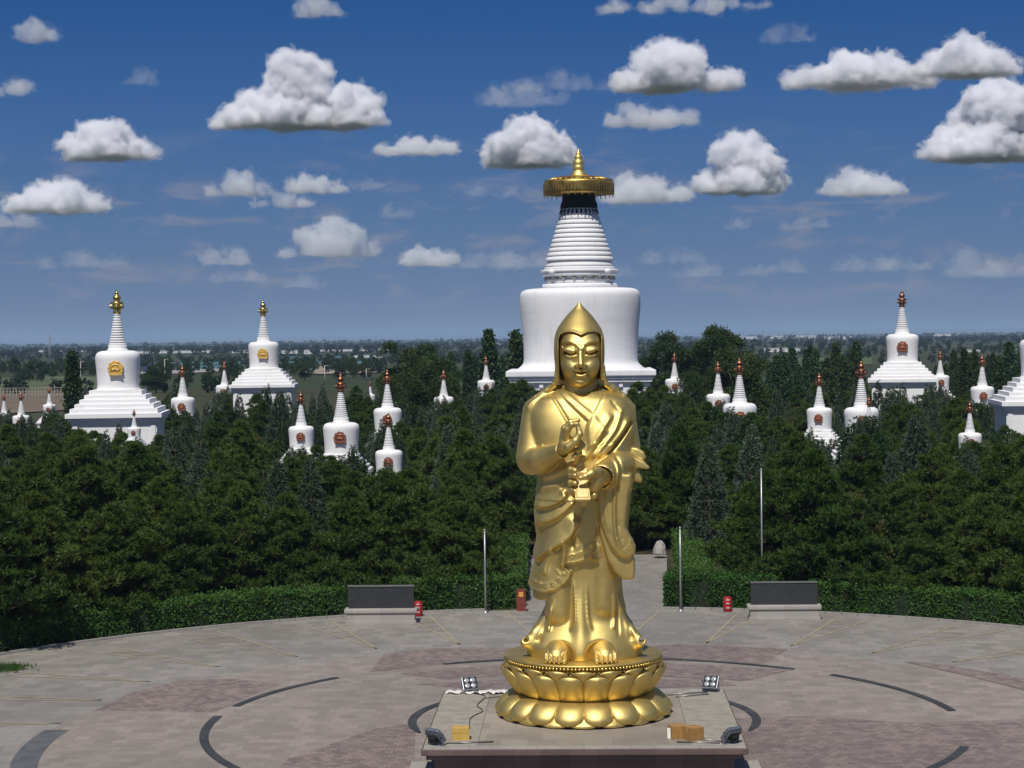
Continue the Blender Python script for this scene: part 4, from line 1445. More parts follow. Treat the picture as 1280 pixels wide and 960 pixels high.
floodlight((-4.15, 69.75, ZS + .012), R(18), R(-38), 'grey four-lamp floodlight at the back left corner of the pedestal, lamps towards the viewer')
floodlight((4.62, 69.75, ZS + .012), R(-20), R(-38), 'grey four-lamp floodlight at the back right corner of the pedestal, lamps towards the viewer')
floodlight((-4.72, 60.8, ZS + .012), R(180 - 38), R(-42), 'grey floodlight seen from behind at the front left corner of the pedestal')
floodlight((4.66, 60.85, ZS + .012), R(180 + 38), R(-42), 'grey floodlight seen from behind at the front right corner of the pedestal')

M_CARD = simple('cardboard', (0.30, 0.165, 0.045), 0.85, 0, 0.15, 5)
M_YELLOW = simple('yellow_card', (0.50, 0.33, 0.075), 0.8, 0, 0.12, 5)
M_WHITE = simple('white_plaster_board', (0.72, 0.70, 0.66), 0.8, 0, 0.06, 5)


def carton(loc, sx, sy, sz, rz, m_, label, cat='box'):
    t = thing('carton', loc, label, cat, None, rz)
    m = MB()
    m.bbox(-sx / 2, sx / 2, -sy / 2, sy / 2, 0, sz, 0.012)
    m.build('box_body', m_, t)
    m = MB()
    m.box(-sx / 2 + .01, sx / 2 - .01, -.035, .035, sz + .001, sz + .005)
    m.box(-sx / 2 - .003, -sx / 2 - .001, -.035, .035, sz - .14, sz + .004)
    m.build('packing_tape', simple('tape', tuple(min(1, c * 1.35) for c in m_.node_tree.nodes['Mix'].inputs[6].default_value[:3]) if False else (0.42, 0.27, 0.10), 0.4), t)
    m = MB()
    m.box(-sx / 2 + .02, sx / 2 - .02, -sy / 2 - .004, -sy / 2 - .001, sz * .58, sz * .60)
    m.build('flap_edge', M_CARD, t)
    return t


cb = at_depth(569, 915, 61.5)
carton((-3.98, 61.65, ZS + .001), .56, .42, .42, R(4), M_YELLOW, 'yellow carton on the pedestal paving beside the front left floodlight')
carton((3.50, 61.45, ZS + .001), .50, .50, .43, R(32), M_CARD, 'brown carton nearest the front right floodlight')
carton((3.02, 61.75, ZS + .001), .52, .48, .42, R(12), M_CARD, 'brown carton between the small white board and the other brown carton')
t = thing('white_board', (2.78, 61.62, ZS + .001), 'small white board leaning on the left end of the brown cartons', 'board', None, R(5))
m = MB()
m.bbox(-.10, .10, -.02, .02, 0.0, .34, 0.008, Matrix.Rotation(R(-8), 4, 'X'))
m.build('panel', M_WHITE, t)

M_CABLE = simple('black_cable', (0.02, 0.02, 0.022), 0.6)


def cable(name, pts, r, m_, label, cat='cable'):
    pts = curve(np.array(pts), 6)
    m = MB()
    m.tube([Vector(p) for p in pts], r, 6)
    return tag(m.build(name, m_), label, cat)


zc = ZS + .035
cable('cable', [(-4.1, 69.6, zc), (-3.6, 69.1, zc), (-3.5, 68.6, zc), (-3.0, 68.8, zc), (-2.2, 68.3, zc), (-1.6, 68.5, zc)], .014, M_CABLE, 'thin black cable winding from the back left floodlight to the lotus')
cable('cable', [(-3.55, 68.6, zc), (-3.75, 67.2, zc), (-3.5, 66.2, zc), (-3.85, 65.0, zc), (-3.8, 63.2, zc), (-4.0, 62.2, zc)], .014, M_CABLE, 'thin black cable running forward to the yellow carton')
M_STEEL = simple('steel_tube', (0.24, 0.23, 0.22), 0.4, 0.8, 0.1, 8)
for (a, b, lab) in (((-4.4, 60.9), (-2.9, 61.15), 'steel bar lying beside the front left floodlight'), ((4.3, 60.75), (2.95, 61.0), 'pale steel bar in front of the brown cartons'),
                    ((4.4, 61.0), (3.2, 61.6), 'steel bar lying behind the front right floodlight'), ((4.5, 69.5), (3.0, 69.0), 'upper steel bar lying in front of the back right floodlight'),
                    ((4.5, 69.1), (3.3, 68.6), 'lower steel bar lying in front of the back right floodlight')):
    m = MB()
    m.tube([(a[0], a[1], ZS + .035), (b[0], b[1], ZS + .035)], .024, 8)
    tag(m.build('steel_bar', M_STEEL), lab, 'bar')
# crumpled sheet of white plastic by the back left floodlight
N = 26
vs, fs = [], []
for i in range(N):
    for j in range(7):
        x = -5.0 + 2.4 * i / (N - 1)
        y = 69.45 + .50 * j / 6 + .08 * math.sin(i * 1.3)
        vs.append((x, y, ZS + .03 + .09 * abs(math.sin(i * 1.9 + j * 1.1) * math.sin(i * .7 - j * 1.7))))
for i in range(N - 1):
    for j in range(6):
        fs.append((i * 7 + j, (i + 1) * 7 + j, (i + 1) * 7 + j + 1, i * 7 + j + 1))
m = MB()
m.add(vs, fs, True)
o = m.build('plastic_sheet', simple('white_plastic', (0.70, 0.66, 0.64), 0.5))
o.modifiers.new('thick', 'SOLIDIFY').thickness = 0.006
tag(o, 'crumpled white plastic sheet under the back left floodlight', 'plastic sheet')

# ------------------------------------------------------------------ things along the far edge of the plaza
M_PANEL = simple('dark_slate_panel', (0.030, 0.032, 0.036), 0.5, 0, 0.2, 3)
M_PLINTH = stone_sheet_mat('plinth_stone', (0.30, 0.275, 0.25), (0.40, 0.37, 0.34), 1.4, 0.5, 0.25, 0.3)


def panel(px0, px1, pyb, label):
    a = on_ground((px0 + px1) / 2, pyb)
    w = (px1 - px0) * a.y / FPX
    t = thing('name_panel', (a.x, a.y + .35, 0), label, 'monument panel', 'dark panels on stone plinths', 0)
    h = w / 2
    m = MB()
    m.bbox(-h * .97, h * .97, -.40, .40, 0.0, .16, .02)
    m.bbox(-h * .93, h * .93, -.34, .34, .158, .52, .01)
    m.bbox(-h, h, -.42, .42, .518, .74, .06)
    m.build('plinth', M_PLINTH, t)
    m = MB()
    m.box(-h * .90, h * .90, -.10, .10, .735, 1.80)
    p = m.build('panel', M_PANEL, t)
    m = MB()
    n = 34
    for i in range(n):
        x = -h * .88 + 1.76 * h * i / (n - 1)
        m.box(x - .026, x + .026, -.125, -.098, .78, 1.74)
    m.build('slats', M_PANEL, p)
    m = MB()
    m.bbox(-h * .915, h * .915, -.14, .14, 1.802, 1.86, .01)
    m.build('cap', simple('cap_stone', (0.13, 0.13, 0.13), .6), p)
    return t


panel(430, 522, 780, 'dark slatted panel on a stone plinth by the hedge, left of the statue')
panel(935, 1027, 775.5, 'dark slatted panel on a stone plinth by the hedge, right of the statue')

M_POLE = simple('galvanised_pole', (0.36, 0.37, 0.38), 0.4, 0.6, 0.1, 3)


def flagpole(px, pyb, pyt, label):
    a = on_ground(px, pyb)
    top = at_depth(px, pyt, a.y)
    t = thing('flagpole', a, label, 'flagpole', 'bare flagpoles round the plaza')
    m = MB()
    m.tube([(0, 0, .1), (0, 0, top.z * .5), (0, 0, top.z)], [.055, .05, .04], 10)
    m.build('pole', M_POLE, t)
    m = MB()
    m.lathe([(.14, 0), (.14, .05), (.09, .09), (.07, .14)], 12)
    m.build('base_collar', M_POLE, t)
    m = MB()
    m.lathe([(0.0, top.z + .12), (.05, top.z + .10), (.06, top.z + .06), (.04, top.z + .01), (.03, top.z - .02)][::-1], 10)
    m.build('finial', M_POLE, t)


flagpole(607, 766.5, 664, 'bare grey flagpole in front of the short hedge, left of the statue')
flagpole(851, 764.5, 661, 'bare grey flagpole in front of the hedge, just right of the statue')
flagpole(953, 758.5, 588, 'tall bare pole in front of the pines behind the right dark panel')

M_RED_P = simple('red_paint', (0.36, 0.018, 0.03), 0.4, 0, 0.15, 4)


def drum(px, pyb, label):
    a = on_ground(px, pyb)
    t = thing('litter_bin', a, label, 'litter bin', 'red drum bins')
    m = MB()
    m.lathe([(.02, .04), (.20, .03), (.215, .06), (.215, .24), (.228, .26), (.215, .28), (.215, .46), (.228, .48), (.215, .50), (.215, .68), (.20, .73), (.02, .735)], 20)
    b = m.build('bin_body', M_RED_P, t)
    m = MB()
    m.lathe([(.16, .735), (.17, .75), (.16, .77), (.02, .775)], 18)
    m.build('lid', M_RED_P, t)
    for z in (.22, .44, .62):
        m = MB()
        m.box(-.09, .09, -.232, -.214, z, z + .035)
        m.build('white_stripe', M_WHITE, b)


drum(523, 770.5, 'red drum bin half hidden by the left stone plinth')
drum(909.5, 765, 'red drum bin with white stripes standing left of the right plinth')

a = on_ground(651.5, 765.5)
t = thing('information_post', (a.x, a.y + .12, 0), 'dark red post with a yellow square standing at the end of the short hedge', 'post')
m = MB()
m.bbox(-.23, .23, -.12, .12, .05, 1.18, .02)
p = m.build('post_body', simple('dark_red_paint', (0.17, 0.035, 0.022), .5, 0, .2, 4), t)
m = MB()
m.box(-.11, .11, -.135, -.118, .80, 1.04)
m.build('yellow_square', simple('yellow_sign', (0.70, 0.33, 0.05), .5), p)
m = MB()
m.bbox(-.27, .27, -.16, .16, 0.0, .052, .01)
m.build('foot_plate', M_PLINTH, t)


def rock(loc, r, seed, label):
    bm = bmesh.new()
    bmesh.ops.create_icosphere(bm, subdivisions=3, radius=1)
    for v in bm.verts:
        p = v.co * 1.3
        n = N3.fbm(np.array(p.x + seed + 9), np.array(p.y + 9), np.array(p.z + 9), 3)
        v.co = Vector((v.co.x * r[0], v.co.y * r[1], max(-.4, v.co.z) * r[2])) * (0.65 + 0.75 * float(n))
    me = bpy.data.meshes.new('rock')
    bm.to_mesh(me)
    bm.free()
    o = link_mesh('rock', me, simple('pale_rock', (0.33, 0.31, 0.29), .9, 0, .25, 2, .4, 5), None, loc, smooth=False)
    return tag(o, label, 'rock')


a = on_ground(822, 700)
rock((a.x + .2, a.y + 1, .5), (.4, .35, .62), 1, 'pale rock standing at the right side of the path under the trees')
# ------------------------------------------------------------------ white pagodas
def whitewash(name, c, stain):
    m, t, b = mat(name)
    tc = t.n('TexCoord')
    p = tc.outputs['Object']
    n1 = t.noise(t.vec('MULTIPLY', p, (1.0, 1.0, 0.22)), 0.9, 6, 0.65)
    n2 = t.noise(p, 0.35, 4, 0.6)
    n3 = t.noise(p, 6.0, 3, 0.6)
    n4 = t.noise(t.vec('MULTIPLY', p, (0.12, 0.12, 1.6)), 1.0, 5, 0.7)
    col = t.mix(t.math('MULTIPLY', t.sstep(n1, 0.50, 0.75), stain), c, tuple(x * 0.66 for x in c))
    col = t.mix(t.math('MULTIPLY', t.sstep(n2, 0.5, 0.7), stain * 0.6), col, (c[0] * .82, c[1] * .80, c[2] * .76))
    col = t.mix(t.math('MULTIPLY', t.sstep(n4, 0.48, 0.66), stain * 0.9), col, tuple(x * 0.74 for x in c))
    t.put(b.inputs['Base Color'], col)
    b.inputs['Roughness'].default_value = 0.9
    b.inputs['Specular IOR Level'].default_value = 0.2
    bp = t.n('Bump')
    bp.inputs['Strength'].default_value = 0.2
    bp.inputs['Distance'].default_value = 0.03
    t.put(bp.inputs['Height'], t.math('ADD', n1, t.math('MULTIPLY', n3, 0.4)))
    t.put(b.inputs['Normal'], bp.outputs[0])
    return m


M_LIME = whitewash('whitewash', (0.78, 0.78, 0.78), 0.28)
M_LIME2 = whitewash('old_whitewash', (0.77, 0.77, 0.78), 0.34)


M_EMBLEM = gold_mat('emblem_gold', (0.80, 0.50, 0.10), 0.62, 0.3, 3)
M_REDLAC = simple('red_lacquer', (0.19, 0.055, 0.032), 0.6, 0, .25, 4)


def emblem(W, y, z, tilt, m_plate, m_relief, parent):
    """a niche plate with a flaming arch and a seated jewel, fixed to the front of the dome"""
    s = W * 0.165
    pts = []
    for i in range(41):
        a = math.pi * (-0.12 + 1.24 * i / 40)
        r = 1.0 + 0.07 * math.cos(a * 9)
        pts.append((-r * math.cos(a) * s, r * math.sin(a) * s * 1.02))
    pts = [(-.82 * s, -.95 * s), (-.82 * s, -.62 * s)] + pts + [(.82 * s, -.62 * s), (.82 * s, -.95 * s)]
    M = Matrix.Translation((0, y, z)) @ Matrix.Rotation(tilt, 4, 'X')
    m = MB()
    n = len(pts)
    vs = [M @ Vector((x, yy, zz)) for yy in (0.10 * s, -0.22 * s) for x, zz in pts]
    m.add(vs, [tuple(range(n, 2 * n))[::-1]] + [(i, (i + 1) % n, n + (i + 1) % n, n + i) for i in range(n)])
    e = m.build('niche_emblem', m_plate, parent)
    m = MB()
    m.tube([M @ Vector((-.6 * s * math.cos(a), -.24 * s, .55 * s * math.sin(a))) for a in np.linspace(-.5, math.pi + .5, 16)], .09 * s, 6)
    for i in range(-2, 3):
        m.tube([M @ Vector((i * .21 * s, -.24 * s, -.35 * s)), M @ Vector((i * .17 * s, -.26 * s, .15 * s - abs(i) * .12 * s))], .085 * s, 6)
    m.box(-.86 * s, .86 * s, -.32 * s, -.20 * s, -.92 * s, -.72 * s, M)
    m.build('relief', m_relief, e)
    return e


def square_steps(m, zs_h):
    """zs_h: list of (z0, z1, half width)"""
    for z0, z1, h in zs_h:
        m.bbox(-h, h, -h, h, z0, z1, min(.05, (z1 - z0) * .15))


def small_stupa(W, zb, loc, label, group, metal, lime, rz=0.0, with_emblem=True, big=False, top_metal=None):
    """W: widest width of the dome, zb: height of the dome's foot over the ground"""
    t = thing('pagoda', loc, label, 'pagoda', group, rz)
    ns = 36 if W > 2.0 else 28
    bs = 1.0 if big else 0.84
    tm = top_metal or metal
    # stepped base
    m = MB()
    st = []
    n = 5
    for i in range(n):
        z1 = zb - (0.02 + 0.098 * i) * W
        st.append((z1 - 0.115 * W, z1, (0.58 + 0.095 * i) * W * bs))
    square_steps(m, st)
    m.build('steps', lime, t)
    zc = zb - 0.52 * W
    V = W * bs
    m = MB()
    m.bbox(-1.05 * V, 1.05 * V, -1.05 * V, 1.05 * V, zc - 0.10 * W, zc, .03)
    m.bbox(-1.0 * V, 1.0 * V, -1.0 * V, 1.0 * V, zc - 0.17 * W, zc - .095 * W, .03)
    m.bbox(-.955 * V, .955 * V, -.955 * V, .955 * V, zc - 0.23 * W, zc - .165 * W, .03)
    m.build('cornice', lime, t)
    m = MB()
    zf = min(0.45 * W, 0.25 * zc)
    m.box(-.91 * V, .91 * V, -.91 * V, .91 * V, zf, zc - .228 * W)
    for s in (-1, 1):
        for x in (-.85, .85):
            m.box(x * V - .05 * W, x * V + .05 * W, s * .91 * V - .02 * W, s * .91 * V + .02 * W, zf + .02, zc - .24 * W)
            m.box(s * .91 * V - .02 * W, s * .91 * V + .02 * W, x * V - .048 * W, x * V + .048 * W, zf + .02, zc - .24 * W)
    m.build('base_wall', lime, t)
    m = MB()
    m.bbox(-.99 * V, .99 * V, -.99 * V, .99 * V, zf * .5, zf + .01, .03)
    m.bbox(-1.1 * V, 1.1 * V, -1.1 * V, 1.1 * V, 0, zf * .5 + .01, .03)
    m.build('plinth', lime, t)
    # dome
    m = MB()
    prof = [(.50, -.035), (.505, 0.0), (.475, .01), (.468, .05), (.466, .12), (.470, .25), (.480, .40), (.492, .55), (.50, .66), (.498, .72), (.484, .77), (.455, .81), (.41, .838), (.34, .855), (.22, .862)]
    rows = smooth_interp(np.linspace(0, 1, 44), np.linspace(0, 1, len(prof)), np.array(prof)[:, 0]), smooth_interp(np.linspace(0, 1, 44), np.linspace(0, 1, len(prof)), np.array(prof)[:, 1])
    m.lathe([(r * W, zb + z * W) for r, z in zip(*rows)], ns)
    m.build('dome', lime, t)
    # neck, ringed spire
    m = MB()
    prof = [(.235, .850), (.235, .885), (.215, .895), (.205, .93), (.215, .965), (.205, .985)]
    m.lathe([(r * W, zb + z * W) for r, z in prof], ns)
    m.build('neck', lime, t)
    m = MB()
    prof = []
    z0, z1 = .98, 1.70
    for i in range(13):
        a, b = z0 + (z1 - z0) * i / 13, z0 + (z1 - z0) * (i + 1) / 13
        r = .195 - .120 * (i / 12) ** .92
        h = b - a
        prof += [(r * .74, a), (r * .99, a + h * .12), (r * 1.02, a + h * .50), (r * .96, a + h * .78), (r * .74, b - .001)]
    m.lathe([(r * W, zb + z * W) for r, z in prof], 20)
    m.build('ringed_spire', lime, t)
    # metal crown: umbrella disc, bowl, jewel
    prof = [(.04, 1.69), (.085, 1.70), (.095, 1.74), (.075, 1.76), (.10, 1.80), (.112, 1.84), (.10, 1.88), (.085, 1.90), (.135, 1.905), (.150, 1.925), (.135, 1.955), (.07, 1.965), (.05, 1.985), (.085, 2.01), (.095, 2.045), (.08, 2.085), (.04, 2.11), (.035, 2.13), (.055, 2.15), (.03, 2.18), (.008, 2.21)]
    m = MB()
    m.lathe([(r * W, zb + z * W) for r, z in prof], 18)
    cr = m.build('crown', tm, t)
    m = MB()
    for k in range(8):
        a = 2 * math.pi * k / 8
        x, y = .145 * W * math.cos(a), .145 * W * math.sin(a)
        m.lathe([(.004 * W, zb + 1.80 * W), (.018 * W, zb + 1.815 * W), (.010 * W, zb + 1.85 * W), (.003 * W, zb + 1.915 * W)], 6, x, y)
    m.build('bells', tm, cr)
    if with_emblem:
        emblem(W, -.487 * W, zb + .46 * W, R(-3), M_EMBLEM if metal is M_GOLD_BRIGHT else M_REDLAC, M_GOLD_SOFT if metal is M_GOLD_BRIGHT else M_COPPER, t)
    return t


def yh(px):
    d = CAM_ROT.transposed() @ Vector((ray(px, 430).x, ray(px, 430).y, 0))
    return 480 - FPX * d.y / -d.z


# x, top, foot of dome (pixels of the photograph), level down to which trees leave it free, kind, facing, label
PAG = [
    (148, 367, 486, 538, 'big', 7, 'big white pagoda with golden crown and emblem, leftmost of the big stepped ones'),
    (330, 378, 460, 488, 'big', 5, 'farther big white pagoda with golden crown and emblem, second big one from the left'),
    (1128, 369, 452, 480, 'bigred', -9, 'big white pagoda with reddish crown and emblem on a stepped base, right of the statue'),
    (1303, 353, 471, 538, 'big', -4, 'big white pagoda cut off by the right edge of the view'),
    (5.5, 492, 531, 522, 's', 0, 'small white pagoda tip cut by the left edge'),
    (27, 490, 538, 528, 's', 3, 'small white pagoda near the left edge, left one of two whole ones there'),
    (62, 484, 519, 518, 's', 3, 'small white pagoda with copper crown just left of the leftmost big pagoda'),
    (168, 500, 548, 552, 's', 3, 'slim white pagoda spire standing right in front of the leftmost big pagoda'),
    (229, 457, 522, 516, 's', 4, 'small white pagoda with copper crown just right of the leftmost big pagoda'),
    (281, 452, 500, 492, 's', 4, 'small white pagoda just left of the farther big golden-crowned pagoda'),
    (377, 490, 560, 560, 's', 4, 'white pagoda with small niche, smaller of the pair over the pines left of centre'),
    (427, 468, 567, 568, 's', 2, 'large-domed white pagoda with red emblem and copper crown rising over the pines left of centre'),
    (485, 463, 540, 534, 's', 2, 'white pagoda with copper crown standing behind a lower spire, left of centre'),
    (486.5, 517, 592, 590, 's', 2, 'low white pagoda in the pines with its spire overlapping the pagoda behind it'),
    (463, 477, 503, 498, 's', 0, 'tiny far white pagoda between the large-domed one and the overlapping pair'),
    (555, 463, 517, 506, 's', 2, 'lone copper-crowned white spire clearing the trees left of the big central pagoda'),
    (608, 446, 494, 490, 's', 2, 'small white pagoda close to the left of the big central pagoda'),
    (843.5, 442, 494, 494, 's', -2, 'small white pagoda with red niche close to the right of the big central pagoda'),
    (898, 453, 518, 508, 's', -2, 'white pagoda with copper crown, left one of the close pair right of the statue'),
    (925, 449, 540, 520, 's', -3, 'white pagoda with copper crown, larger one of the close pair right of the statue'),
    (1024.5, 468, 537, 545, 's', -12, 'white pagoda with red niche turned to the right, showing its base among the trees'),
    (1077, 453, 546, 532, 's', -4, 'white pagoda with large copper crown behind a pine, left of the big reddish-crowned pagoda'),
    (1086.5, 497, 551, 512, 's', -4, 'copper-crowned spire overlapping the dome of the pagoda behind the pine'),
    (1175.5, 440, 488, 490, 's', -4, 'small white pagoda just right of the big reddish-crowned pagoda'),
    (1228, 445, 508, 502, 's', -6, 'white pagoda with red emblem between the big reddish-crowned pagoda and the right edge'),
    (1212.5, 503, 566, 556, 's', -6, 'low white pagoda in the trees below another one near the right edge'),
]
FREE = []          # (x, half width in px, level, distance) that trees must leave free
for (x, yt, yb, lim, kind, rz, lab) in PAG:
    Wp = (yb - yt) / 2.17
    if kind != 's':
        D = {148: 189.0, 330: 268.0, 1128: 258.0, 1303: 195.0}[x]
        Wp = {148: 56, 330: 38.5, 1128: 40, 1303: 55}[x]
    else:
        D = (14.0 - 5.0) * FPX / (yb - yh(x))
        D = min(D, 296.0)
        if x == 168:
            D = 160.0
            Wp *= .75
    W = Wp * D / FPX
    p = at_depth(x, yb, D)
    zb = p.z
    sc = (yb - yt) / (2.17 * Wp)
    small_stupa(W, zb, (p.x, D, 0), lab, 'big white pagodas at the corners' if kind != 's' else 'small white pagodas among the trees',
                M_GOLD_BRIGHT if kind == 'big' else M_COPPER, M_LIME, R(rz), True, kind != 's')
    FREE.append((x, Wp * (.58 if kind == 's' else 1.05), lim, D))
    if kind == 's':
        FREE.append((x, Wp * .3, lim, D))


# ---- the great central pagoda with its golden canopy
def great_pagoda():
    D = 232.0
    px = D / FPX
    x0 = at_depth(725.5, 420, D).x
    t = thing('great_pagoda', (x0, D, 0), 'huge white pagoda with ringed spire and golden canopy rising behind the statue', 'pagoda')
    def z(y):
        return at_depth(725.5, y, D).z
    def lathe(name, rows, m_, n=72, parent=None):
        m = MB()
        m.lathe([(r * px, z(y)) for r, y in rows], n)
        return m.build(name, m_, parent or t)
    rows = [(84.5, 463.6), (80.5, 461.5), (75.5, 457.5), (72.3, 454), (71.2, 450), (71.1, 442), (71.6, 425), (73.3, 405), (74.8, 388), (75.3, 378), (75, 370), (73.5, 365.5), (70, 362.5), (62, 360.8), (40, 360)]
    tt = np.linspace(0, 1, 60)
    rr = np.array(rows, float)
    b = [(smooth_interp(tt, np.linspace(0, 1, len(rows)), rr[:, 0])[i], smooth_interp(tt, np.linspace(0, 1, len(rows)), rr[:, 1])[i]) for i in range(60)]
    lathe('dome', b, M_LIME2, 96)
    # two square base tiers with heavy cornices
    m = MB()
    def sq(h, y0, y1, bev=.06):
        m.bbox(-h * px, h * px, -h * px, h * px, z(y0), z(y1), bev)
    sq(86, 476, 463)
    sq(90.5, 468.6, 461.5, .12)
    sq(88, 472, 468.4)
    m.build('cornice', M_LIME2, t)
    m = MB()
    h = 81 * px
    m.box(-h, h, -h, h, z(520), z(475.5))
    m.build('upper_base', M_LIME2, t)
    m = MB()
    for i in range(-3, 4):
        for s in (-1, 1):
            m.box(i * 24 * px - .22, i * 24 * px + .22, s * (h + .16) - .14, s * (h + .16) + .14, z(482), z(476.2))
            m.box(s * (h + .16) - .14, s * (h + .16) + .14, i * 24 * px - .22, i * 24 * px + .22, z(482), z(476.2))
    m.build('brackets', M_LIME2, t)
    m = MB()
    sq(95, 526, 519.5, .12)
    sq(86, 560, 526.3)
    sq(92, 576, 559)
    m.bbox(-100 * px, 100 * px, -100 * px, 100 * px, 0, z(574.6), .1)
    m.build('lower_base', M_LIME2, t)
    # square block under the spire
    m = MB()
    for hw, y0, y1 in ((47, 361.2, 355), (42, 355.2, 349), (40, 349.2, 345.3)):
        m.lathe([(hw * px, z(y0)), (hw * px, z(y1 + .6)), ((hw - .8) * px, z(y1))], 72)
    for hw, y0, y1 in ((46.5, 345.5, 340.2), (48.5, 340.4, 337.4), (44, 337.6, 334)):
        m.lathe([((hw - 1) * px, z(y0)), (hw * px, z(y0 - .6)), (hw * px, z(y1 + .6)), ((hw - 1.2) * px, z(y1))], 72)
    m.lathe([(43, 334.2), (42, 331), (40, 328), (39.5, 326)] and [(a * px, z(b)) for a, b in [(43, 334.2), (42, 331), (40, 328), (39.5, 326)]], 72)
    m.build('harmika', M_LIME2, t)
    m = MB()
    for k in range(20):
        a = 2 * math.pi * (k + .5) / 20
        c, s = math.cos(a), math.sin(a)
        Mx = Matrix.Translation((41.4 * px * c, 41.4 * px * s, 0)) @ Matrix.Rotation(a, 4, 'Z')
        m.box(-.10, .30, -.16, .16, z(350.5), z(345.6), Mx)
    m.build('eaves_blocks', simple('grey_brick', (0.25, 0.24, 0.235), .9), t)
    m = MB()
    for k in range(4):
        a = math.pi / 4 + math.pi / 2 * k
        m.lathe([(.02, z(343)), (.35, z(342.6)), (.45, z(340)), (.3, z(337.4)), (.02, z(337))], 10, 48.5 * px * math.cos(a), 48.5 * px * math.sin(a))
    m.build('corner_knobs', M_LIME2, t)
    # rings
    rows = []
    ys = np.linspace(326.5, 263.5, 12)
    rs = [42.5, 40.6, 38.6, 36.6, 34.8, 33, 31.3, 29.6, 27.8, 26, 24.2]
    for i in range(11):
        a, b_ = ys[i], ys[i + 1]
        hh = a - b_
        r = rs[i]
        rows += [(r - 4.2, a), (r - .35, a - .05 * hh), (r, a - .16 * hh), (r - .4, a - .50 * hh), (r - 1.2, a - .78 * hh), (r - 4.2, b_ + .02)]
    lathe('ringed_spire', rows, M_LIME2, 72)
    lathe('spire_top', [(22, 264), (21, 256), (20, 250), (19, 246)], M_LIME2, 48)
    # dark collar hung with bells below the canopy
    lathe('bell_collar', [(20.5, 262), (22.5, 260), (21.5, 256), (22.8, 254), (20.3, 251), (19.6, 243)], M_DARKMETAL, 48)
    m = MB()
    for k in range(26):
        a = 2 * math.pi * k / 26
        for r, y0, y1, w in ((22.8, 268, 257, .16), (20.8, 258, 250, .2)):
            x, y = r * px * math.cos(a), r * px * math.sin(a)
            m.lathe([(w * 1.25, z(y0)), (w, z(y0 - 2)), (w * .7, z(y0 - 4.5)), (.04, z(y0 - 5.5)), (.03, z(y1))], 6, x, y)
    m.build('bells', M_DARKMETAL, t)
    # canopy: shallow roof, deep hanging rim, fringe
    canopy = lathe('canopy', [(20, 243.5), (42, 243), (43.2, 240), (43.4, 229), (43.0, 227.2), (41, 226), (34, 224), (24, 222), (12, 220.5), (7, 219.8)], M_GOLD_OLD, 96)
    m = MB()
    for k in range(64):
        a = 2 * math.pi * k / 64
        Mx = Matrix.Translation((43.9 * px * math.cos(a), 43.9 * px * math.sin(a), 0)) @ Matrix.Rotation(a, 4, 'Z')
        m.bbox(-.05, .05, -.15, .15, z(239 + (k % 2) * 1.2), z(229.5), .02, Mx)
        m.box(-.03, .03, -.06, .06, z(246.5 if k % 2 else 243.5), z(238.8 + (k % 2) * 1.2), Mx)
    m.build('fringe', M_GOLD_OLD, canopy)
    m = MB()
    for k in range(32):
        a = 2 * math.pi * k / 32
        m.tube([(9 * px * math.cos(a), 9 * px * math.sin(a), z(219.6)), (30 * px * math.cos(a), 30 * px * math.sin(a), z(222.6)), (42.5 * px * math.cos(a), 42.5 * px * math.sin(a), z(226.2))], .07, 5)
    m.build('canopy_ribs', M_GOLD_OLD, canopy)
    lathe('crown', [(10.5, 221), (10.2, 219.5), (8.8, 216), (7.3, 214.5), (6.5, 213), (7.4, 211), (7.3, 208), (6.3, 206.8), (6.9, 204.8), (6.4, 201.5), (5.4, 200.4), (4.2, 199.6), (5.3, 197.4), (4.8, 195), (3.2, 194), (3.9, 192), (3.0, 190.4), (1.6, 189.8), (1.5, 188), (.5, 186.6), (.05, 186)], M_GOLD, 32)
    FREE.append((725.5, 92, 488, D - 12))


great_pagoda()
# ------------------------------------------------------------------ trees, hedges
def foliage(name, cols, trans=0.18, rough=0.55):
    m = bpy.data.materials.new(name)
    m.use_nodes = True
    t = NT(m.node_tree)
    m.node_tree.nodes.clear()
    out = t.n('OutputMaterial')
    g = t.n('NewGeometry')
    oi = t.n('ObjectInfo')
    tc = t.n('TexCoord')
    n = t.noise(tc.outputs['Object'], 0.7, 4, 0.6)
    f = t.math('ADD', t.math('MULTIPLY', g.outputs['Random Per Island'], 0.35), t.math('ADD', t.math('MULTIPLY', oi.outputs['Random'], 0.45), t.math('MULTIPLY', t.sstep(n, .3, .7), 0.25)))
    col = t.ramp(f, list(zip(np.linspace(0.05, 0.95, len(cols)), cols)))
    d = t.n('BsdfPrincipled')
    t.put(d.inputs['Base Color'], col)
    d.inputs['Roughness'].default_value = rough
    d.inputs['Specular IOR Level'].default_value = 0.22
    tr = t.n('BsdfTranslucent')
    t.put(tr.inputs['Color'], t.mix(1.0, col, (1.0, 1.15, 0.5), 'MULTIPLY'))
    mx = t.n('MixShader')
    mx.inputs[0].default_value = trans
    t.put(mx.inputs[1], d.outputs[0])
    t.put(mx.inputs[2], tr.outputs[0])
    t.put(out.inputs['Surface'], mx.outputs[0])
    return m


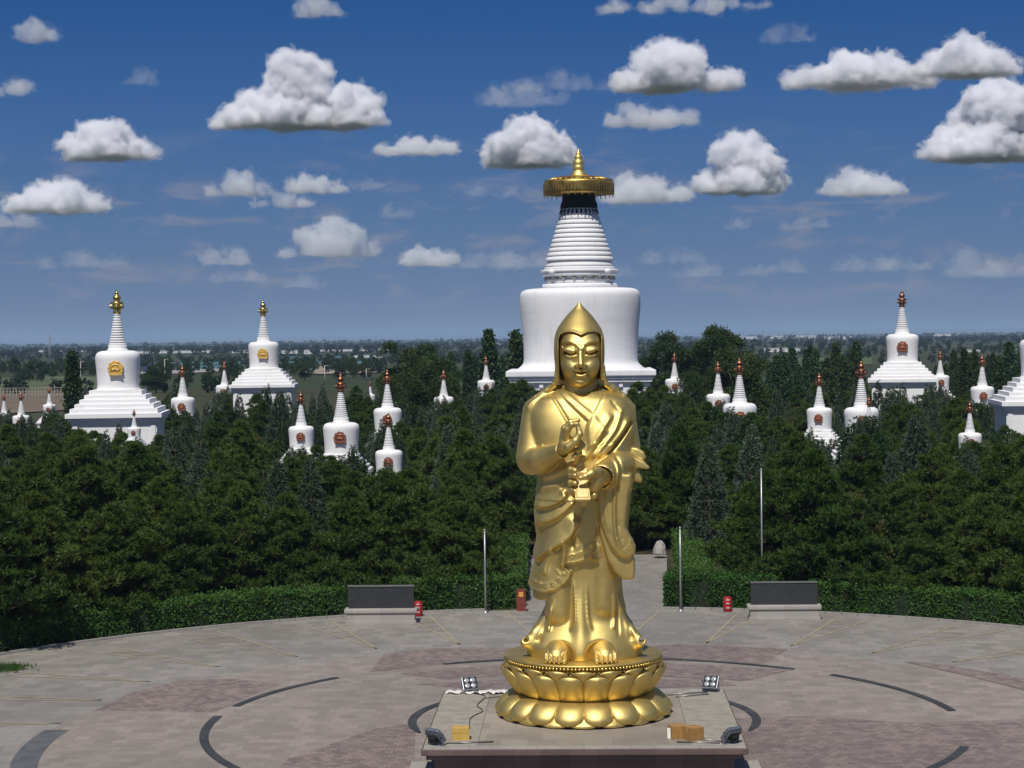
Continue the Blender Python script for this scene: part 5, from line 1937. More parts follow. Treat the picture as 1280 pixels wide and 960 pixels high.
M_PINE = foliage('pine_needles', [(0.0227, 0.0538, 0.0090), (0.0413, 0.0793, 0.0129), (0.0640, 0.1024, 0.0182), (0.0930, 0.1278, 0.0254)])
M_SPRUCE = foliage('spruce_needles', [(0.0412, 0.0711, 0.0405), (0.0724, 0.1029, 0.0625), (0.1102, 0.1421, 0.0956)], .1)
M_JUNI = foliage('juniper_needles', [(0.0187, 0.0462, 0.0144), (0.0300, 0.0647, 0.0186), (0.0487, 0.0877, 0.0269)], .1)
M_ELM = foliage('elm_leaves', [(0.0176, 0.0405, 0.0083), (0.0288, 0.0563, 0.0116), (0.0464, 0.0757, 0.0165), (0.0640, 0.0925, 0.0231)], .25)
M_RUST = foliage('yellowing_leaves', [(0.0495, 0.0648, 0.0154), (0.0784, 0.0828, 0.0231), (0.0990, 0.0882, 0.0308)], .25)
M_HEDGE = foliage('hedge_leaves', [(0.0291, 0.0767, 0.0140), (0.0467, 0.1127, 0.0198), (0.0758, 0.1459, 0.0308)], .2)
M_GRASS = foliage('grass_blades', [(0.03, 0.07, 0.012), (0.05, 0.10, 0.02)], .2)
M_BARK = simple('bark', (0.09, 0.065, 0.045), .95, 0, .3, 4, .5, 12)
M_BARK_P = simple('pale_bark', (0.22, 0.20, 0.17), .9, 0, .3, 4, .4, 12)


def blades(c, n, L, W, k, rg, droop=0.0):
    """c (m,3) centres, n (m,3) main directions -> triangles, k blades per centre"""
    m = len(c)
    c = np.repeat(c, k, 0)
    d = np.repeat(n, k, 0) * 0.75 + rg.normal(size=(m * k, 3)) * 0.62
    d[:, 2] -= droop
    d /= np.linalg.norm(d, axis=1)[:, None]
    s = np.cross(d, rg.normal(size=(m * k, 3)))
    s /= np.linalg.norm(s, axis=1)[:, None] + 1e-9
    ln = (L * rg.uniform(.65, 1.15, m * k))[:, None]
    w = W * rg.uniform(.7, 1.2, m * k)[:, None]
    a = c + s * w * .5
    b = c - s * w * .5
    t = c + d * ln
    v = np.stack([a, b, t], 1).reshape(-1, 3)
    return v


def leaves(c, n, L, W, k, rg, spread):
    """k leaf quads scattered round each centre"""
    m = len(c)
    c = np.repeat(c, k, 0) + rg.normal(size=(m * k, 3)) * spread
    d = np.repeat(n, k, 0) * .5 + rg.normal(size=(m * k, 3)) * .8
    d /= np.linalg.norm(d, axis=1)[:, None]
    s = np.cross(d, rg.normal(size=(m * k, 3)))
    s /= np.linalg.norm(s, axis=1)[:, None] + 1e-9
    ln = L * rg.uniform(.7, 1.2, m * k)[:, None]
    w = W * rg.uniform(.7, 1.2, m * k)[:, None]
    return np.stack([c - d * ln * .5, c + s * w * .5, c + d * ln * .5, c - s * w * .5], 1).reshape(-1, 3)


def limb_mesh(name, H, r, limbs, lean):
    m = MB()
    pts = [Vector((lean[0] * t * t, lean[1] * t * t, H * t)) for t in (0, .15, .35, .6, .8, .97)]
    m.tube(pts, [r * 1.25, r, r * .82, r * .55, r * .3, r * .08], 8)
    for a, b, rr in limbs:
        mid = (Vector(a) + Vector(b)) / 2 + Vector((0, 0, -.04 * (Vector(b) - Vector(a)).length))
        m.tube([a, mid, b], [rr, rr * .7, rr * .25], 5)
    return m.mesh(name)


def pine_proto(seed, H, Rm, base=0.14, flat=0.0):
    """tiers of limbs, each limb carrying separate cushions of needles with gaps between them"""
    rg = np.random.default_rng(seed)
    cs, ns, limbs = [], [], []
    nl = 13

    def cushion(c, r, k):
        u = rg.normal(size=(k, 3))
        u /= np.linalg.norm(u, axis=1)[:, None]
        u[:, 2] = np.abs(u[:, 2]) * 1.1 - .18
        cs.append(c + u * r * np.array([1, 1, .95]) * rg.uniform(.55, 1.0, k)[:, None])
        n = u * .7 + np.array([0, 0, .75])
        ns.append(n / np.linalg.norm(n, axis=1)[:, None])
    for i in range(nl):
        f = np.clip((i + rg.uniform(-.3, .3)) / (nl - 1), 0, 1)
        z = H * (base + (0.95 - base) * f)
        Rl = Rm * ((1 - f) ** 1.0 if flat == 0 else 1 - f ** (1.45 + flat)) * rg.uniform(.82, 1.12) + .18
        nb = 8 if f < .55 else 6
        ph = rg.uniform(0, 6.28)
        for b in range(nb):
            if rg.random() < .12:
                continue
            a = ph + 2 * math.pi * b / nb + rg.normal() * .22
            ln = Rl * rg.uniform(.66, 1.2)
            el = rg.uniform(.05, .55) + .45 * f
            tip = np.array([ln * math.cos(a), ln * math.sin(a), z + ln * el])
            st = np.array([0, 0, z])
            limbs.append((tuple(st), tuple(tip), .035 + .02 * (1 - f)))
            side = np.array([-math.sin(a), math.cos(a), 0])
            cushion(tip, rg.uniform(.34, .50) * (1 - .35 * f), 15)
            if ln > .8:
                for s in (.52, .78):
                    for w in (-1, 1):
                        if rg.random() < .8:
                            cushion(st + (tip - st) * s + side * w * ln * .27 * rg.uniform(.6, 1.3) + np.array([0, 0, rg.normal() * .12]), rg.uniform(.30, .46), 12)
            if ln > 1.6:
                cushion(st + (tip - st) * .4 + np.array([0, 0, .1]), .4, 9)
    for k in range(3):
        cushion(np.array([rg.normal() * .15, rg.normal() * .15, H * (.90 + .04 * k)]), .24 - .06 * k, 9)
    cs, ns = np.concatenate(cs), np.concatenate(ns)
    v = blades(cs, ns, .34, .062, 11, rg)
    me = np_mesh('crown', v, np.arange(len(v)).reshape(-1, 3))
    me.materials.append(M_PINE)
    tr = limb_mesh('trunk', H, .15, limbs, (rg.normal() * .2, rg.normal() * .2))
    tr.materials.append(M_BARK)
    return me, tr, H


def spruce_proto(seed, H, Rm, m_, dens=1.0, power=.85, base=.04, blade=.30):
    """narrow, pointed conifers"""
    rg = np.random.default_rng(seed)
    n = int(1500 * dens)
    f = 1 - np.sqrt(rg.random(n))
    f = base + (1 - base) * f
    a = rg.uniform(0, 2 * math.pi, n)
    lob = 1 + .16 * np.sin(a * 5 + f * 26) + .12 * np.sin(f * 60 + a)
    rad = Rm * (1 - f) ** power * lob * (0.72 + .32 * rg.random(n)) + .06
    cs = np.stack([rad * np.cos(a), rad * np.sin(a), H * f], 1)
    ns = np.stack([np.cos(a) * .7, np.sin(a) * .7, .55 + 0 * a], 1)
    ns /= np.linalg.norm(ns, axis=1)[:, None]
    v = blades(cs, ns, blade, .07, 9, rg)
    me = np_mesh('crown', v, np.arange(len(v)).reshape(-1, 3))
    me.materials.append(m_)
    tr = limb_mesh('trunk', H, .12, [], (0, 0))
    tr.materials.append(M_BARK)
    return me, tr, H


def elm_proto(seed, H, Rm, m_, n_lobes=15, tall=0.7, base=.25, dens=1.0, leaf=.26):
    """broad leafy crown built of many uneven clumps"""
    rg = np.random.default_rng(seed)
    cs, ns, limbs = [], [], []
    for i in range(n_lobes):
        a = rg.uniform(0, 2 * math.pi)
        f = rg.uniform(0, 1)
        z = H * (base + (.90 - base) * f)
        rr = Rm * (0.80 * math.sin(math.pi * (0.18 + .70 * f))) * rg.uniform(.3, 1.0)
        c = np.array([rr * math.cos(a), rr * math.sin(a), z])
        r = Rm * rg.uniform(.26, .42) * (1.1 - .35 * f)
        limbs.append(((0, 0, z * .6), tuple(c), .07))
        k = int(90 * dens * (r / 1.0) ** 1.4) + 20
        u = rg.normal(size=(k, 3))
        u /= np.linalg.norm(u, axis=1)[:, None]
        u[:, 2] = np.where(u[:, 2] < -.35, -u[:, 2], u[:, 2])
        bump = 1 + .22 * np.sin(u[:, :1] * 7 + i) * np.sin(u[:, 2:] * 6 + 2 * i)
        p = c + u * r * bump * rg.uniform(.7, 1.05, k)[:, None] * np.array([1, 1, tall])
        cs.append(p)
        ns.append(u)
    cs, ns = np.concatenate(cs), np.concatenate(ns)
    cs[:, 2] = np.minimum(cs[:, 2], H)
    v = leaves(cs, ns, leaf, leaf * .62, 7, rg, .20)
    me = np_mesh('crown', v, np.arange(len(v)).reshape(-1, 4))
    me.materials.append(m_)
    tr = limb_mesh('trunk', H * .85, .2, limbs, (rg.normal() * .3, rg.normal() * .3))
    tr.materials.append(M_BARK)
    return me, tr, H


def poplar_proto(seed, H, Rm, m_):
    rg = np.random.default_rng(seed)
    n = 420
    f = rg.uniform(.10, 1, n)
    a = rg.uniform(0, 2 * math.pi, n)
    rad = Rm * np.sin(np.clip((f - .05) / .95, 0, 1) * math.pi) ** .55 * (.55 + .5 * rg.random(n)) * (1 - .35 * f)
    cs = np.stack([rad * np.cos(a), rad * np.sin(a), H * f], 1)
    ns = np.stack([np.cos(a) * .4, np.sin(a) * .4, .8 + 0 * a], 1)
    v = leaves(cs, ns, .75, .42, 6, rg, .28)
    me = np_mesh('crown', v, np.arange(len(v)).reshape(-1, 4))
    me.materials.append(m_)
    tr = limb_mesh('trunk', H * .95, .16, [], (0, 0))
    tr.materials.append(M_BARK_P)
    return me, tr, H


PROTO = {
    'pine': [pine_proto(11, 8.0, 2.9), pine_proto(12, 8.2, 2.8, .12, .1), pine_proto(13, 7.6, 2.7, .16), pine_proto(14, 8.4, 3.1, .10), pine_proto(15, 8.2, 2.5, .13)],
    'spruce': [spruce_proto(21, 7.5, 1.55, M_SPRUCE), spruce_proto(22, 7.8, 1.8, M_SPRUCE, 1.15), spruce_proto(23, 7.2, 1.4, M_SPRUCE, .9, 1.0)],
    'juniper': [spruce_proto(31, 6.5, 1.35, M_JUNI, 1.0, .6), spruce_proto(32, 6.8, 1.2, M_JUNI, .9, .7)],
    'elm': [elm_proto(41, 11, 4.2, M_ELM, 22, .8, .15, 1.0), elm_proto(42, 12, 4.6, M_ELM, 24, .85, .14, 1.0), elm_proto(43, 10.5, 3.8, M_ELM, 20, .8, .2, 1.0)],
    'shrub': [elm_proto(51, 5.0, 2.0, M_RUST, 12, .9, .1, 1.6, .17), elm_proto(52, 5.4, 2.1, M_ELM, 12, .9, .1, 1.6, .17)],
    'poplar': [poplar_proto(61, 15, 1.7, M_ELM), poplar_proto(62, 16, 2.0, M_JUNI)],
}
NAME = {'pine': 'pine_tree', 'spruce': 'spruce_tree', 'juniper': 'juniper_tree', 'elm': 'elm_tree', 'shrub': 'small_broadleaf_tree', 'poplar': 'poplar_tree'}
N_TREES = 0


def plant(kind, x, y, h, label, group, wide=1.0, v=None):
    """one tree: an Empty at its foot with a trunk and a crown"""
    global N_TREES
    N_TREES += 1
    v = random.randrange(len(PROTO[kind])) if v is None else v
    cm, tm, H = PROTO[kind][v]
    s = h / H
    w = s * wide * random.uniform(.9, 1.1)
    t = bpy.data.objects.new(NAME[kind], None)
    t.empty_display_size = .3
    t.location = (x, y, 0)
    t.rotation_euler = (R(random.uniform(-2, 2)), R(random.uniform(-2, 2)), random.uniform(0, 6.28))
    t.scale = (w, w, s)
    COL.objects.link(t)
    tag(t, label, 'tree', group)
    for nm, me in (('crown', cm), ('trunk', tm)):
        o = bpy.data.objects.new(nm, me)
        COL.objects.link(o)
        o.parent = t
    return t


def limit(x, y, halfw, slack=5.0):
    """tallest height a tree at x, y may have without hiding a pagoda behind it"""
    px, _ = to_px((x, y, 5))
    hp = halfw * FPX / y
    best = 99.0
    for (fx, fw, lev, D) in FREE:
        if D < y + 1.0:
            continue
        o = (fw + hp * .85) - abs(px - fx)
        if o > 0:
            top = at_depth(px, lev - slack, y).z
            best = min(best, top)
    return best


def near_stupa(x, y, r):
    for o in PAG_POS:
        if abs(o[0] - x) < o[2] + r and abs(o[1] - y) < o[2] + r:
            return True
    return False


PAG_POS = []
for o in list(COL.objects):
    if o.name.startswith('pagoda') and o.parent is None:
        base = [c for c in o.children if c.name.startswith('plinth')][0]
        PAG_POS.append((o.location.x, o.location.y, base.dimensions.x / 2 if base.dimensions.x else 3.0))
PAG_POS.append((0, 232.0, 10.5))

rt = random.Random(4)
# the first row of pines right behind the hedge round the plaza
front = []
for i, deg in enumerate(np.arange(34, 148, 4.5)):
    r = 35.4 + rt.uniform(-.7, .7)
    x, y = r * math.cos(R(deg + rt.uniform(-.8, .8))), 66 + r * math.sin(R(deg))
    if -5.6 < x < 6.6:
        continue
    front.append((x, y))
front.sort()
for i, (x, y) in enumerate(front):
    side = 'left' if x < 0 else 'right'
    h = min(rt.uniform(5.2, 8.2), limit(x, y, 2.4, 2))
    px, _ = to_px((x, y, 3))
    plant('pine', x, y, h, 'dark green pine in the front row behind the long hedge %s of the statue' % side, 'front row pines %s of the statue' % side, 1.1)
KINDS = (('pine', .62), ('spruce', .18), ('juniper', .12), ('shrub', .08))
spots = []
yy = 107.5
row = 0
while yy < 292:
    step = 4.1 + (yy - 105) * .022
    half_l = (yy * (-690 - 0) / FPX) - 2
    xs = np.arange(yy * (-745) / FPX, yy * 580 / FPX, step)
    for x in xs:
        spots.append((x + rt.uniform(-1, 1) * step * .33 + (row % 2) * step * .5, yy + rt.uniform(-1, 1) * step * .3))
    yy += step * 1.05
    row += 1
for (x, y) in spots:
    if y < 124 and -5.0 < x < 7.2:
        continue
    if near_stupa(x, y, 1.3):
        continue
    if y > 212 and abs(x) < 15 and y < 255:
        continue
    px, _ = to_px((x, y, 4))
    q = rt.random()
    kind = 'pine'
    p_pine = .72 if y < 125 else (.40 if y < 170 else .28)
    if q > p_pine:
        kind = rt.choice(['spruce', 'spruce', 'spruce', 'spruce', 'juniper', 'shrub'])
    h = {'pine': rt.uniform(4.8, 8.8), 'spruce': rt.uniform(5.2, 9.2), 'juniper': rt.uniform(4.8, 7.0), 'shrub': rt.uniform(3.6, 5.2)}[kind]
    if y > 235:
        h *= .85
    # the tree mass left and right of the great pagoda is made of big broad-leaved trees
    if y > 205 and (485 < px < 640 or 795 < px < 945):
        if rt.random() < .25:
            continue
        kind, h = 'elm', rt.uniform(9.5, 12.5)
        if 485 < px < 640 and y < 235:
            h *= .8
        if 870 < px < 925:
            h += 1.8
    if px < 100 and y > 215:
        continue
    lim = limit(x, y, {'pine': 2.4, 'spruce': 1.4, 'juniper': 1.1, 'shrub': 1.6, 'elm': 4.0}[kind], rt.uniform(-2, 5))
    if h > lim:
        h = lim - rt.uniform(0, .5)
        if h < 2.2:
            continue
        if kind == 'elm':
            kind = 'spruce'
    zone = 'left of the statue' if x < -4 else ('right of the statue' if x > 4 else 'behind the statue')
    depth = 'just behind the front row' if y < 125 else ('among the white pagodas' if y < 205 else 'at the far side of the grove')
    words = {'pine': 'dark green bushy pine', 'spruce': 'grey-green pointed spruce', 'juniper': 'slim dark juniper', 'shrub': 'low yellowish broadleaf tree', 'elm': 'tall uneven-crowned broad-leaved tree'}[kind]
    plant(kind, x, y, h, '%s %s, %s' % (words, depth, zone), '%ss %s %s' % (NAME[kind].replace('_', ' '), depth, zone), 1.0 if kind != 'pine' else min(1.35, 8 / max(h, 4)) ** .6)
# pines and spruces that stand right in front of each white pagoda, hide its foot and let their tips cross its dome
for (fx, fw, lev, D) in list(FREE)[:-1]:
    for k in range(4):
        y = D - rt.uniform(7.5, 15)
        tip = k == 3
        x = at_depth(fx + (rt.uniform(-.9, .9) * fw if tip else (k - 1) * fw * .8 + rt.uniform(-2, 2)), lev, y).x
        if near_stupa(x, y, .9):
            continue
        h = at_depth(to_px((x, y, 5))[0], lev - (rt.uniform(4, 20) if tip else rt.uniform(-4, 7)), y).z
        others = [q for q in FREE if abs(q[0] - fx) > 3]
        h = min(h, limit(x, y, .8, 12))
        if h < 2.5:
            continue
        zone = 'left of the statue' if x < -4 else 'right of the statue'
        kd = 'spruce' if tip else rt.choice(['pine', 'spruce', 'spruce', 'juniper'])
        plant(kd, x, y, h, '%s hiding the foot of a white pagoda %s' % ({'pine': 'dark pine', 'spruce': 'pointed spruce', 'juniper': 'slim juniper'}[kd], zone), '%ss before the pagodas %s' % (NAME[kd].replace('_', ' '), zone), .8 if tip else 1.1, 2 if tip else None)
for x in np.arange(-14, 14.5, 2.6):
    y = 213 + rt.uniform(-4, 3)
    h = at_depth(to_px((x, y, 5))[0], rt.uniform(474, 492), y).z
    kd = rt.choice(['pine', 'spruce', 'elm'])
    plant(kd, x, y, min(h, limit(x, y, 1.0, 8) if abs(x) > 11.5 else h), '%s standing close in front of the base of the great pagoda' % {'pine': 'dark pine', 'spruce': 'pointed spruce', 'elm': 'leafy broad-leaved tree'}[kd], '%ss before the great pagoda' % NAME[kd].replace('_', ' '), .8)
for (px, yt, D) in ((800, 478, 205), (812, 484, 203), (822, 490, 204), (790, 486, 200), (640, 480, 204), (652, 476, 206)):
    p = at_depth(px, yt, D)
    plant('pine', p.x, D, p.z, 'dark pine at a front corner of the great pagoda base', 'pines at the corners of the great pagoda', 1.0)
# the end of the path is closed by trees
for (x, y, h) in ((-2.2, 125.5, 5.6), (1.2, 124.5, 6.4), (4.4, 125.5, 5.8), (-.6, 129, 7.0), (3, 130, 7.2)):
    plant('pine', x, y, h, 'dark pine closing the far end of the path behind the statue', 'pines at the end of the path', 1.1)
# a few single trees that stand out
for (px, yt, D, kind, lab) in ((610, 412, 310, 'poplar', 'dark slim poplar just left of the great pagoda dome, left one of two'),
                               (643, 416, 305, 'poplar', 'dark slim poplar touching the left edge of the great pagoda dome'),
                               (93, 441, 262, 'poplar', 'single dark column-shaped poplar beside the leftmost big pagoda'),
                               (500, 420, 308, 'elm', 'leftmost tall leafy tree of the high grove left of the great pagoda'),
                               (535, 424, 306, 'elm', 'second tall leafy tree from the left end of the high grove left of centre'),
                               (900, 405, 300, 'elm', 'tallest leafy tree of the grove right of the great pagoda, standing clear against the sky'),
                               (832, 409, 300, 'elm', 'tall dark leafy tree nearest the right side of the great pagoda'),
                               (1110, 480, 190, 'spruce', 'pointed spruce in front of the steps of the big reddish-crowned pagoda'),
                               (1147, 492, 180, 'spruce', 'slim spruce tip at the right foot of the big reddish-crowned pagoda')):
    p = at_depth(px, yt, D)
    plant(kind, p.x, D, p.z, lab, None, 1.0)
# tree close on the left whose shadow falls on the plaza
plant('pine', -27.6, 86.5, 7.6, 'dark pine at the left edge of the view overhanging the hedge', None, 1.15, 1)
plant('pine', -30.5, 82.5, 8.0, 'dark pine at the left edge nearest the viewer', None, 1.15, 3)
print('TREES', N_TREES)


for (x, y, h, v) in ((-25.6, 89.6, 7.0, 0), (-22.6, 92.4, 6.2, 3), (-28.6, 90.5, 8.0, 1)):
    plant('pine', x, y, h, 'dark pine leaning over the left end of the long hedge', 'pines over the left end of the hedge', 1.2, v)


# ---- clipped hedges
def hedge(path, width, h, label, seed):
    """path: front edge on the ground (x, y), hedge lies behind it (left side of the walking direction)"""
    rg = np.random.default_rng(seed)
    path = curve(np.array(path), 8)
    seg = np.diff(path, axis=0)
    L = np.hypot(seg[:, 0], seg[:, 1])
    cum = np.concatenate([[0], np.cumsum(L)])
    tot = cum[-1]

    def at(s):
        x = np.interp(s, cum, path[:, 0])
        y = np.interp(s, cum, path[:, 1])
        i = np.clip(np.searchsorted(cum, s) - 1, 0, len(L) - 1)
        tx, ty = seg[i, 0] / L[i], seg[i, 1] / L[i]
        return x, y, -ty, tx
    t = thing('hedge', (float(path[:, 0].mean()), float(path[:, 1].mean()), 0), label, 'hedge', 'clipped hedges round the plaza')
    o = np.array([path[:, 0].mean(), path[:, 1].mean(), 0])
    # woody dark body
    n = int(tot / .8) + 2
    ss = np.linspace(0.12, tot - .12, n)
    x, y, nx, ny = at(ss)
    vs, fs = [], []
    for i in range(n):
        hh = h * (.84 + .05 * math.sin(i * 1.3))
        for d, z in ((.16, 0), (.16, hh), (width - .16, hh), (width - .16, 0)):
            vs.append((x[i] + nx[i] * d - o[0], y[i] + ny[i] * d - o[1], z))
    for i in range(n - 1):
        for k in range(3):
            fs.append((i * 4 + k, i * 4 + k + 1, i * 4 + 5 + k, i * 4 + 4 + k))
    fs += [(0, 1, 2, 3), ((n - 1) * 4 + 3, (n - 1) * 4 + 2, (n - 1) * 4 + 1, (n - 1) * 4)]
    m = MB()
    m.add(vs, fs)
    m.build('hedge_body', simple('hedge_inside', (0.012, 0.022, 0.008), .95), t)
    # leaves over front, top, back and ends
    def shell(k, mode):
        s = rg.uniform(0, tot, k)
        if mode == 'end':
            s = np.where(rg.random(k) < .5, rg.uniform(-.05, .15, k), tot - rg.uniform(-.05, .15, k))
        x, y, nx, ny = at(np.clip(s, 0, tot))
        wob = .10 * np.sin(s * 1.7 + seed) + .07 * np.sin(s * 4.1) + .05 * np.sin(s * 9.3 + 1)
        top = h * (1 + .9 * wob * .35)
        if mode == 'front':
            d, z = .06 + .10 * rg.random(k) + wob * .6, top * rg.random(k) ** .9
            nn = np.stack([-nx, -ny, .35 + 0 * s], 1)
        elif mode == 'back':
            d, z = width - .08 * rg.random(k), top * rg.random(k)
            nn = np.stack([nx, ny, .3 + 0 * s], 1)
        elif mode == 'top':
            d, z = width * rg.random(k), top + .14 * np.abs(rg.normal(size=k)) - .08
            nn = np.stack([0 * s, 0 * s, 1 + 0 * s], 1)
        else:
            d, z = width * rg.random(k), top * rg.random(k)
            nn = np.stack([ny, -nx, .3 + 0 * s], 1)
        p = np.stack([x + nx * d, y + ny * d, z], 1) - o
        return leaves(p, nn, .15, .07, 1, rg, .05)
    a = tot * h
    v = np.concatenate([shell(int(a * 420), 'front'), shell(int(tot * width * 480), 'top'), shell(int(a * 120), 'back'), shell(int(width * h * 2 * 420), 'end')])
    me = np_mesh('hedge_leaves', v, np.arange(len(v)).reshape(-1, 4))
    link_mesh('hedge_leaves', me, M_HEDGE, t)


def arc_path(x0, x1, r, n=14):
    return [(x, 66 + math.sqrt(r * r - x * x)) for x in np.linspace(x0, x1, n)]


hedge(arc_path(-26.5, -10.6, 32.7), 1.9, 1.32, 'long curved hedge under the pines along the left rim of the plaza', 1)
hedge([(-9.6, 97.4), (-5.6, 98.3), (-3.1, 98.6)], 2.2, 1.55, 'short bushy hedge between the left panel and the path', 2)
hedge([(-2.95, 101.0), (-3.2, 110), (-3.4, 121)], 1.6, 1.5, 'hedge running back along the left side of the path', 3)
hedge([(5.75, 122), (5.6, 110), (5.5, 101.2)], 1.5, 1.5, 'hedge running back along the right side of the path', 4)
hedge([(4.2, 98.6), (6.5, 98.3), (9.8, 97.2)], 2.2, 1.55, 'hedge between the path and the right panel', 5)
hedge(arc_path(11.2, 27.0, 32.7), 1.9, 1.32, 'long hedge under the pines right of the right panel', 6)
# tuft of grass on the left rim
rg = np.random.default_rng(3)
k = 700
c = np.stack([rg.normal(-24.9, .5, k), rg.normal(81.3, .45, k), np.zeros(k)], 1)
v = blades(c, np.tile([0, 0, 1.0], (k, 1)), .28, .03, 3, rg)
tag(link_mesh('grass', np_mesh('grass', v, np.arange(len(v)).reshape(-1, 3)), M_GRASS), kind='stuff')
# ------------------------------------------------------------------ the plain beyond the grove
M_WALLW = simple('far_white_wall', (0.62, 0.62, 0.62), .8, 0, .12, .05)
M_ROOFG = simple('far_grey_roof', (0.28, 0.29, 0.31), .7, 0, .15, .05)
M_ROOFT = simple('far_teal_roof', (0.06, 0.17, 0.20), .6, 0, .2, .05)
M_WIN = simple('far_window', (0.03, 0.035, 0.045), .3)
M_SAND = simple('bare_earth', (0.27, 0.225, 0.165), .95, 0, .2, .02)
M_ROAD = simple('pale_road', (0.30, 0.29, 0.275), .9, 0, .1, .02)


def px_depth(px, py):
    return 14.0 * FPX / max(1.0, (py - yh(px)))


def shed(px0, px1, pyb, hp, label, roof=M_ROOFG, wall=M_WALLW, depth=None, group=None):
    """a low long building whose front foot shows at pyb"""
    D = px_depth((px0 + px1) / 2, pyb)
    a, b = at_depth(px0, pyb, D), at_depth(px1, pyb, D)
    w, h = (b - a).x, hp * D / FPX
    dp = depth or max(8.0, min(30.0, w * .3))
    t = thing('farm_building', ((a.x + b.x) / 2, D, 0), label, 'building', group)
    m = MB()
    m.box(-w / 2, w / 2, 0, dp, 0, h * .78)
    wl = m.build('wall', wall, t)
    m = MB()
    e = h * .04
    vs = [(-w / 2 - e, -e, h * .78), (w / 2 + e, -e, h * .78), (w / 2 + e, dp + e, h * .78), (-w / 2 - e, dp + e, h * .78), (-w / 2 - e, dp / 2, h * 1.05), (w / 2 + e, dp / 2, h * 1.05)]
    m.add(vs, [(0, 1, 5, 4), (2, 3, 4, 5), (0, 4, 3), (1, 2, 5), (0, 3, 2, 1)])
    m.build('roof', roof, t)
    n = max(2, min(12, int(w / (h * 1.6))))
    for i in range(n):
        x = -w / 2 + w * (i + .5) / n
        m = MB()
        m.box(x - h * .18, x + h * .18, -.12, .02, h * .28, h * .56)
        m.build('window', M_WIN, wl)
    return t


SHEDS = [
    (168, 262, 441.5, 3.0, 'long low white building on the plain behind the leftmost big pagoda', M_ROOFG), (290, 345, 441, 2.6, 'white building on the plain left of the farther golden-crowned pagoda', M_ROOFG),
    (352, 372, 442, 4, 'small white block right of the farther golden-crowned pagoda', M_ROOFG), (380, 392, 442.5, 5, 'small bright white house in the middle of the left plain', M_ROOFG),
    (392, 486, 439, 2.4, 'long thin white building under the left horizon', M_ROOFG), (30, 108, 440, 2.4, 'thin white building strip at far left below the horizon', M_ROOFG),
    (900, 946, 424, 3.4, 'white building strip on the right plain nearest the tall trees', M_ROOFG), (952, 1020, 423, 3.6, 'second white building strip along the right horizon', M_ROOFG),
    (955, 985, 440, 5, 'pale building behind the poplars right of the tall grove', M_ROOFG), (990, 1016, 440, 5, 'pale building among the poplars left of the big reddish-crowned pagoda', M_ROOFG),
    (1030, 1066, 424, 3.2, 'white strip of building just left of the big reddish-crowned pagoda', M_ROOFG), (1150, 1200, 420, 2.6, 'thin white building right of the big reddish-crowned pagoda', M_ROOFG),
    (1195, 1225, 440, 3, 'low pale building right of the big reddish-crowned pagoda behind the trees', M_ROOFG),
    (178, 300, 456, 3, 'long teal-roofed shed right of the leftmost big pagoda', M_ROOFT), (240, 300, 461, 3.6, 'nearer teal-roofed shed right of the leftmost big pagoda', M_ROOFT),
    (352, 428, 449, 3.2, 'teal-roofed shed right of the farther golden-crowned pagoda', M_ROOFT), (350, 480, 455.5, 3.6, 'longest teal-roofed shed above the bank of bare earth', M_ROOFT),
    (440, 490, 447, 3, 'grey-roofed shed at the right end of the teal sheds', M_ROOFG), (600, 640, 432, 3, 'pale building strip between the two slim poplars', M_ROOFG),
]
for (a, b, y, h, lab, rf) in SHEDS:
    shed(a, b, y, h, lab, rf, M_WALLW if rf is M_ROOFG else simple('far_teal_wall', (0.10, 0.18, 0.20), .8), None, 'low buildings on the far plain')


def far_sheet(name, pl, z, m_):
    pts = [tuple(on_ground(x, y))[:2] for x, y in pl]
    return sheet(name, pts, z, m_)


far_sheet('bare_earth', [(372, 466), (384, 459), (470, 457), (482, 461), (470, 467), (400, 469)], .5, M_SAND)
far_sheet('road', [(176, 470), (176, 465.5), (262, 462), (300, 461.5), (300, 464), (250, 466.5)], .4, M_ROAD)
far_sheet('field', [(-20, 490), (-20, 474), (60, 471), (175, 472), (178, 486), (80, 489)], .25, simple('green_field', (0.075, 0.095, 0.035), .95, 0, .25, .03))
far_sheet('bare_earth', [(-20, 520), (-20, 492), (84, 488), (120, 492), (110, 512)], .25, simple('brown_earth', (0.14, 0.105, 0.07), .95, 0, .25, .05))
far_sheet('field', [(935, 462), (940, 450), (1090, 446), (1090, 456)], .25, simple('green_field', (0.06, 0.085, 0.03), .95, 0, .25, .03))


# post-and-rail fence at the far left
D = 480.0
a, b = at_depth(-15, 486, D), at_depth(84, 482, D)
f = thing('field_fence', (a.x, D, 0), 'pale fence along the field at the far left', 'fence')
m = MB()
n = 26
zt = at_depth(40, 478.5, D).z - at_depth(40, 485, D).z
zt = 1.0
for i in range(n):
    x = (b.x - a.x) * i / (n - 1)
    m.box(x - .12, x + .12, -.12, .12, 0, zt + 1.4)
m.build('posts', simple('fence_paint', (0.26, 0.235, 0.19), .8), f)
m = MB()
for z in (.9, 1.7, 2.6):
    m.box(0, b.x - a.x, -.06, .06, z, z + .14)
m.build('rails', bpy.data.materials['fence_paint'], f)

